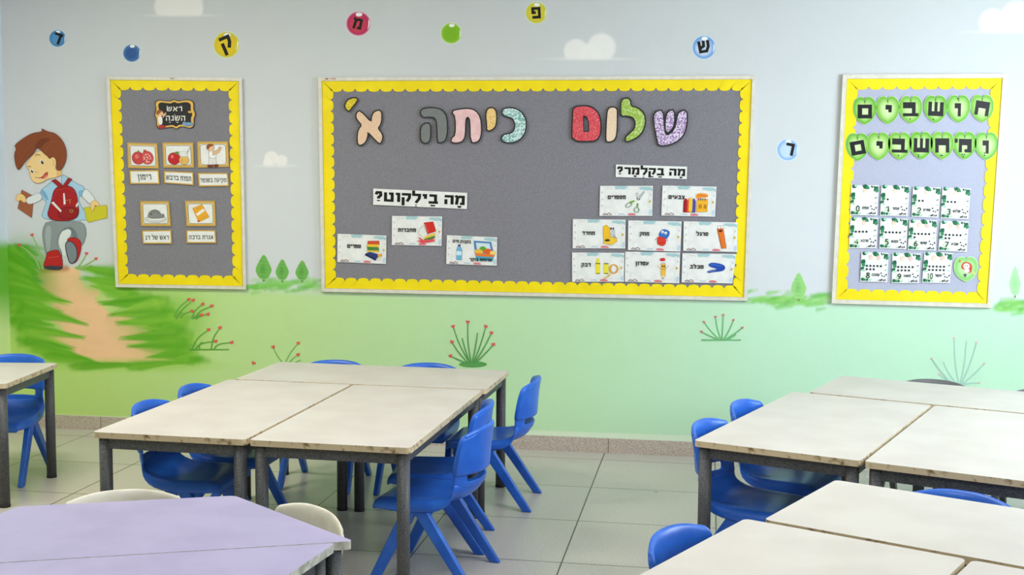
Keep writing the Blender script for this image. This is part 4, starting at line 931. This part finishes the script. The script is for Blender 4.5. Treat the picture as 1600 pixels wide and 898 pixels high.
NW = ['zero and no dots', 'one and a single dot', 'two and two dots', 'three and three dots', 'four and four dots', 'five and five dots', 'six and six dots', 'seven and seven dots', 'eight and eight dots', 'nine and nine dots', 'ten and ten dots']
for n, (P, w) in enumerate(NUM):
    q = quad(P)
    t = card('number_card', P, 'jungle-edged number card showing '+NW[n], 'number cards on the right board', curl=.003)
    a = Art(FT, .00008); r = random.Random(5)
    D, G_, Lg = (22, 98, 66), (48, 136, 82), (160, 206, 178)
    def lf(x, y, l, w_, ang, c):
        pts = [(0, 0), (.3, -.5), (.65, -.42), (1, 0), (.65, .42), (.3, .5)]
        cs, sn = math.cos(ang), math.sin(ang)
        a.poly([(x+l*px*cs-w_*py*sn, y+l*px*sn+w_*py*cs) for px, py in pts], c, q)
    for x, y, l, w_, an, c in ((.02, .02, .16, .1, .3, D), (.1, .01, .14, .06, .2, Lg), (.4, .01, .26, .12, .35, D), (.55, .02, .14, .08, .8, G_), (.72, .01, .1, .05, .9, D), (.98, .04, .2, .12, 2.3, D), (.96, .12, .12, .1, 1.8, G_), (.8, .02, .1, .04, .8, D),
                               (.02, .26, .16, .14, .8, D), (.02, .4, .14, .1, .4, G_), (.02, .5, .12, .12, 1.0, D), (.02, .6, .14, .06, .2, Lg), (.02, .95, .12, .09, -.5, D), (.12, .97, .09, .07, -.9, G_), (.2, .97, .12, .07, -.7, D), (.3, .97, .12, .05, -.5, Lg), (.97, .4, .1, .04, 2.8, (120, 140, 130)), (.97, .58, .1, .04, 2.9, Lg), (.6, .96, .1, .04, -.2, (190, 200, 196))):
        lf(x, y, l*1.15, w_*1.3, an, c)
    a.build('leaf_print', t)
    b = Art(FT+.0022, .00008)
    for x, y, rx, ry in ((.76, .7, .03, .022), (.8, .79, .028, .022), (.88, .81, .028, .022), (.95, .75, .026, .03), (.73, .94, .03, .03), (.79, .92, .022, .04), (.86, .94, .018, .03), (.92, .93, .02, .035)): b.ellipse(x, y, rx, ry, (26, 28, 32), q, n=10)
    b.build('panda_print', t)
    b = Art(FT+.0022, .00008); sk = [(240, 206, 184), (236, 196, 184), (238, 208, 186)]
    hands = [(.5, .15)] if n < 6 else [(.36, .16), (.66, .16)]
    for i, (hx, hy) in enumerate(hands):
        c = r.choice(sk)
        b.ellipse(hx, hy+.03, .07, .065, c, q, n=12)
        k = min(5, max(0, n if i == 0 else n-5))
        for f_ in range(k): an = -2.5+f_*.48; b.line([(hx+.04*math.cos(an), hy+.02+.04*math.sin(an)), (hx+.11*math.cos(an), hy+.02+.1*math.sin(an))], .9, c, q)
    b.build('hand_print', t)
    b = Art(FT+.0022, .00008)
    x0 = {0: .5, 1: .25, 2: .25}.get(n, .22)
    for k in range(n): b.poly(ell(*q(x0+.13*(k % 5), .46+.115*(k//5)), 1.65, 1.65, 12), (18, 18, 20))
    if n: b.build('dots', t)
    b = Art(FT+.0022, .00008); b.ellipse(.27, .8, .11, .1, (206, 228, 196), q, n=16)
    s_ = str(n)[::-1]; b.text(s_, q, .27, .87, .175, (30, 44, 36), wt=.2, fit=.14 if n < 10 else .19)
    b.text(w, q, .56, .80, .085, (24, 24, 26), wt=.22, fit=.19+.02*len(w)); b.build('lettering', t)
P = [G8(*p) for p in chaikin(leaf_pts(1132, 258, 200, 205), 1)]
CO_ = CO; CO = CO+.003
t = empty('leaf_card', W(*G8(1132, 258), CO)); base(t, 'green leaf card with a small red and white figure beside the number cards', 'leaf card', None)
slab('leaf', P, CO+.0006, CO+.0018, M['card'], t)
a = Art(CO+.0021, .00008); c0 = G8(1132, 262); K = lambda k: [(c0[0]+(x-c0[0])*k, c0[1]+(y-c0[1])*k) for x, y in P]
a.fan((c0, (190, 222, 170)), [(K(.5), (176, 216, 150)), (K(.85), (130, 196, 104)), (K(.99), (170, 214, 150))]); a.build('leaf_print', t)
a = Art(CO+.0028, .00008)
a.poly([(1092, 235), (1105, 208), (1140, 198), (1180, 220), (1184, 262), (1170, 292), (1130, 292), (1122, 262), (1096, 258)], (206, 76, 56), G8, r=1); a.ellipse(1136, 236, 26, 24, (240, 226, 212), G8); a.ellipse(1128, 232, 4, 5, (60, 40, 36), G8, n=10); a.ellipse(1144, 232, 4, 5, (60, 40, 36), G8, n=10)
a.ellipse(1140, 272, 20, 18, (240, 230, 220), G8); a.poly([(1108, 300), (1140, 298), (1126, 330)], (70, 80, 90), G8); a.ellipse(1083, 195, 8, 10, (206, 110, 70), G8, n=12); a.ellipse(1196, 292, 9, 10, (222, 206, 110), G8, n=12)
a.build('picture', t)

CO = CO_
# ------------------------------------------------------------------ tables
TH, TT = .575, .022
def prism(pts, z0, z1, bev=.004, mt=0, ms=1):
    bm = bmesh.new(); n = len(pts)
    T = [bm.verts.new((x, y, z1)) for x, y in pts]; B = [bm.verts.new((x, y, z0)) for x, y in pts]
    f = bm.faces.new(T); f.material_index = mt; bm.faces.new(B[::-1]).material_index = ms
    for i in range(n): bm.faces.new((B[i], B[(i+1) % n], T[(i+1) % n], T[i])).material_index = ms
    vert_e = [e for e in bm.edges if abs(e.verts[0].co.z-e.verts[1].co.z) > .001]
    bmesh.ops.bevel(bm, geom=vert_e, offset=.018, segments=4, affect='EDGES', profile=.5)
    for f in bm.faces: f.material_index = mt if (f.normal.z > .9 or (f.calc_center_median().z > z1-1e-4)) else ms
    return bm
def table(name, outline, legs, loc, rz, label, cat, group, top='laminate', edge='edge'):
    t = empty(name, loc, rz); base(t, label, cat, group)
    bm = prism(outline, TH-TT, TH)
    o = bm_obj('tabletop', bm, [M[top], M[edge]], t)
    bm = bmesh.new(); n = len(legs)
    for i in range(n):
        a, b = Vector((*legs[i], 0)), Vector((*legs[(i+1) % n], 0)); d = (b-a).normalized(); s = Vector((-d.y, d.x, 0))*.011
        v = []
        for z in (TH-TT-.043, TH-TT-.0005):
            for p in (a-s, b-s, b+s, a+s): v.append(bm.verts.new((p.x, p.y, z)))
        for f in ((0, 3, 2, 1), (4, 5, 6, 7), (0, 1, 5, 4), (1, 2, 6, 5), (2, 3, 7, 6), (3, 0, 4, 7)): bm.faces.new([v[k] for k in f])
    bm_obj('apron', bm, M['metal'], t)
    for x, y in legs:
        bm = bmesh.new(); add_tube(bm, (x, y, .012), (x, y, TH-TT-.001), .0235, 20); l = bm_obj('leg', bm, M['metal'], t)
        bm = bmesh.new(); add_tube(bm, (x, y, 0), (x, y, .012), .0245, 20); bm_obj('foot_cap', bm, M['black'], l)
    return t
def rect_table(cx, cy, rz, lx, ly, label, group):
    hx, hy, i = lx/2, ly/2, .034
    return table('school_table', [(-hx, -hy), (hx, -hy), (hx, hy), (-hx, hy)], [(-hx+i, -hy+i), (hx-i, -hy+i), (hx-i, hy-i), (-hx+i, hy-i)], (cx, cy, 0), rz, label, 'table', group)
def place(P, rz, u, v):
    c, s = math.cos(rz), math.sin(rz); return (P[0]+u*c-v*s, P[1]+u*s+v*c)
def cluster(P, rz, gap, cap_gap, labels, group, cap_shift=0, cap=.55, only=(1, 1, 1)):
    """P = front left corner on the floor plan; two tables running away from us and one across their far end"""
    if only[0]: rect_table(*place(P, rz, .3, .6), rz, .598, 1.196, labels[0], group)
    if only[1]: rect_table(*place(P, rz, .9+gap, .6), rz, .598, 1.196, labels[1], group)
    if only[2]: rect_table(*place(P, rz, .6+gap/2+cap_shift, 1.2+cap_gap+cap/2), rz, 1.196, cap, labels[2], group)
MG = 'cream school tables of the middle cluster'; RG = 'cream school tables of the right cluster'; NG = 'white school tables of the near right cluster'
cluster((-.04, -2.545), math.radians(-1.4), .012, .012, ['left front cream table of the middle cluster', 'right front cream table of the middle cluster, chairs on its right', 'cream table across the far end of the middle cluster'], MG, .02)
cluster((2.143, -2.25), math.radians(-20.8), .012, .02, ['cream table with chipped brown edge, two blue chairs on its left', 'cream table at the right frame edge, beside the chipped-edge table', 'cream table nearest the wall at right, grey chairs behind it'], RG, .06)
# near right cluster: far table across, two towards us
u4, v4 = Vector((.899, -.438)), Vector((.438, .899)); a4 = math.radians(-26)
Al = Vector((2.36, -3.25))
c = Al+u4*.588+v4*.28; rect_table(c.x, c.y, a4, 1.196, .555, 'white table across the near right cluster, blue chair behind it', NG)
Bt = Vector((2.302, -3.238))-v4*.004
c = Bt+u4*.3-v4*.6; rect_table(c.x, c.y, a4, .598, 1.196, 'white table in the lower right corner, blue chair at its left edge', NG)
c = Bt+u4*.912-v4*.6; rect_table(c.x, c.y, a4, .598, 1.196, 'white table at the bottom right corner of the frame, mostly cut off', NG)
# far left table
rz = math.radians(9); FR = (-1.03, -1.06)
c = place(FR, rz, -.42, -.31); rect_table(c[0], c[1], rz, .84, .62, 'cream table cut by the left frame edge, one blue chair behind', None)
# lilac half-hexagon tables
def trap(name, R, rz, flip, label):
    s = -1 if flip else 1
    pts = [(0, 0), (-1.2, 0), (-.9, s*.52), (-.3, s*.52)]
    lg = [(-.052, s*.026), (-1.148, s*.026), (-.886, s*.488), (-.314, s*.488)]
    if flip: lg[2:] = [(-.80, s*.47), (-.42, s*.47)]
    if not flip: pts, lg = pts[::-1], lg[::-1]
    return table('trapezoid_table', pts, lg, (R[0], R[1], 0), rz, label, 'table', 'lilac trapezoid tables', 'lilac', 'edge2')
trap('far', (1.294, -3.65), math.radians(22.5), False, 'far lilac trapezoid table, two cream chairs behind it')
trap('near', (1.294-.047*.924+.005*.383, -3.65-.047*.383-.005*.924), math.radians(22.5), True, 'near lilac trapezoid table at the lower left frame edge')

# ------------------------------------------------------------------ chairs: one-piece plastic shell on A-shaped legs
def shell(prof, n=14):
    """prof: (y, z, half width, forward curl of the sides); returns a grid bmesh"""
    bm = bmesh.new(); rows = []
    for (y, z, hw, cy, cz) in prof:
        rows.append([bm.verts.new((hw*t, y-cy*abs(t)**2.4, z+cz*abs(t)**3)) for t in (2*i/n-1 for i in range(n+1))])
    F = {}
    for j in range(len(rows)-1):
        for i in range(n): F[(j, i)] = bm.faces.new((rows[j][i], rows[j][i+1], rows[j+1][i+1], rows[j+1][i]))
    return bm, F, rows
def shellobj(name, bm, m, parent, th, off):
    bmesh.ops.recalc_face_normals(bm, faces=bm.faces)
    me = bpy.data.meshes.new(name); bm.to_mesh(me); bm.free()
    o = link(name, me, m, parent)
    s = o.modifiers.new('solid', 'SOLIDIFY'); s.thickness = th; s.offset = off
    d = o.modifiers.new('sub', 'SUBSURF'); d.levels = 1; d.render_levels = 1
    return smooth(o)
def make_chair(m):
    t = empty('school_chair', (0, 0, 0))
    def grid(prof, n=20):
        """prof: (y, z, half width, forward wrap of the sides, lift of the sides, depth of the turned-down skirt)"""
        bm = bmesh.new(); rows = []
        for (y, z, hw, wrap, lift, skirt) in prof:
            r = []
            for i in range(n+1):
                t_ = 2*i/n-1; a_ = min(abs(t_)/.86, 1); k = max(0, (abs(t_)-.86)/.14)
                x = math.copysign(hw*(a_+.035*k), t_)
                r.append(bm.verts.new((x, y-wrap*a_**2.2, z+lift*a_**2.6-skirt*k)))
            rows.append(r)
        F = {(j_, i): bm.faces.new((rows[j_][i], rows[j_][i+1], rows[j_+1][i+1], rows[j_+1][i])) for j_ in range(len(rows)-1) for i in range(n)}
        return bm, F
    # seat pan: front roll, dished middle, turned-down sides, rising into the back
    bm, F = grid([(-.188, .268, .150, 0, 0, .0), (-.191, .290, .158, 0, 0, .012), (-.180, .312, .164, 0, 0, .034), (-.12, .314, .170, 0, .003, .044), (-.04, .306, .172, 0, .011, .046), (.05, .302, .171, 0, .020, .046),
                  (.11, .306, .168, .004, .034, .042), (.148, .322, .164, .020, .040, .030), (.172, .346, .160, .040, .034, .016), (.182, .368, .158, .052, .022, .006)])
    shellobj('seat', bm, m, t, .010, 0)
    # lower back with the wide hand slot
    bm, F = grid([(.180, .356, .157, .050, .024, 0), (.187, .374, .156, .058, .010, 0), (.190, .384, .156, .060, .004, 0), (.191, .389, .156, .060, 0, 0), (.192, .406, .156, .060, 0, 0), (.193, .422, .156, .060, 0, 0), (.194, .428, .157, .060, 0, 0), (.194, .436, .157, .060, 0, 0)])
    bmesh.ops.delete(bm, geom=[F[(j_, i)] for j_ in (3, 4) for i in range(4, 16)], context='FACES')
    shellobj('lower_backrest', bm, m, t, .010, 0)
    # upper back: a wider panel wrapping forward, rounded shoulders and a thick top edge rolled backwards
    bm, F = grid([(.197, .418, .157, .062, 0, 0), (.198, .426, .162, .064, 0, 0), (.200, .465, .164, .060, 0, 0), (.203, .510, .164, .055, -.001, 0), (.207, .545, .163, .050, -.004, 0), (.210, .566, .160, .048, -.010, 0), (.213, .580, .155, .046, -.016, 0), (.217, .588, .150, .045, -.021, 0), (.223, .589, .149, .045, -.022, 0)])
    shellobj('upper_backrest', bm, m, t, .019, 0)
    # legs: two A-frames
    def bar(a, b, ax, ay, bx, by):
        bm = bmesh.new(); v = []
        for (c, hx, hy) in ((a, ax, ay), (b, bx, by)):
            for sx, sy in ((-1, -1), (1, -1), (1, 1), (-1, 1)): v.append(bm.verts.new((c[0]+sx*hx, c[1]+sy*hy, c[2])))
        for f in ((0, 3, 2, 1), (4, 5, 6, 7), (0, 1, 5, 4), (1, 2, 6, 5), (2, 3, 7, 6), (3, 0, 4, 7)): bm.faces.new([v[k] for k in f])
        bmesh.ops.bevel(bm, geom=list(bm.edges), offset=.006, segments=2, affect='EDGES', profile=.5)
        return bm
    for s in (-1, 1):
        smooth(bm_obj('leg', bar((s*.170, -.185, 0), (s*.160, -.036, .296), .013, .021, .016, .028), m, t)).modifiers.new('w', 'WEIGHTED_NORMAL')
        smooth(bm_obj('leg', bar((s*.170, .192, 0), (s*.160, -.010, .296), .013, .021, .016, .030), m, t)).modifiers.new('w', 'WEIGHTED_NORMAL')
    # frame bar under the seat joining the two A-frames
    bm = bmesh.new(); add_box(bm, -.155, .155, -.05, .02, .262, .290); bmesh.ops.bevel(bm, geom=list(bm.edges), offset=.006, segments=2, affect='EDGES')
    bm_obj('crossbar', bm, m, t)
    return t
def dup(root, loc, rz):
    r = root.copy(); COL.objects.link(r); r.location = loc; r.rotation_euler = (0, 0, rz)
    for ch in list(root.children):
        c = ch.copy(); COL.objects.link(c); c.parent = r
    return r
protos = {}; used = set()
def chair(kind, x, y, deg, label, group, zs=1):
    if kind not in protos: protos[kind] = make_chair(M[kind])
    p = protos[kind]
    if kind in used: o = dup(p, (x, y, 0), math.radians(deg))
    else: used.add(kind); o = p; o.location = (x, y, 0); o.rotation_euler = (0, 0, math.radians(deg))
    o.scale = (1.02, .72, 1) if kind == 'cream' else (1, 1, zs)
    for k in ('label', 'category', 'group'):
        if k in o: del o[k]
    base(o, label, 'chair', group)
BG = 'blue plastic school chairs'
chair('blue', 1.165, -2.155, -97, 'blue plastic chair nearest us on the right of the middle tables', BG)
chair('blue', 1.096, -1.765, -86.6, 'blue plastic chair second from us on the right of the middle tables', BG)
chair('blue', 1.20, -1.10, -90, 'blue plastic chair at the right end of the far middle table', BG)
chair('blue', .32, -.934, 0, 'blue chair behind the far middle table, the left one, only its back top showing', BG, .982)
chair('blue', .805, -.93, 0, 'blue chair behind the far middle table, in front of the tall painted flowers', BG, .982)
chair('blue', .12, -2.05, 90, 'blue chair tucked under the left middle table, nearer us', BG)
chair('blue', .13, -1.645, 90, 'blue chair tucked under the left middle table, farther from us', BG)
chair('blue', -1.295, -1.15, 9, 'dark blue chair behind the table at the left frame edge', BG)
chair('blue', 2.36, -2.05, 68, 'blue chair left of the chipped-edge table, nearer us', BG)
chair('blue', 2.51, -1.60, 68, 'blue chair left of the chipped-edge table, farther from us', BG)
chair('blue', 2.275, -3.51, 64, 'blue chair back at the left edge of the lower right white table', BG, .982)
chair('blue', 2.87, -3.04, -26, 'blue chair behind the white table across the near right cluster', BG, .982)
chair('grey', 3.185, -.91, -21, 'grey plastic chair behind the far right table, under the faded flowers', 'grey plastic chairs', .982)
chair('grey', 3.645, -1.08, -21, 'grey plastic chair cut by the right frame edge, close to the wall', 'grey plastic chairs', .982)
chair('grey', 3.33, -2.22, -111, 'dark chair in shadow under the table at the right frame edge', 'grey plastic chairs')
CG = 'cream plastic chairs around the lilac tables'
chair('cream', .566, -3.499, 22.4, 'cream chair behind the long far edge of the lilac tables', CG)
chair('cream', 1.031, -3.549, -38.3, 'cream chair at the right slanted edge of the far lilac table', CG)
chair('cream', 1.243, -4.115, -98, 'cream chair at the lower right edge of the near lilac table, mostly out of frame', CG)
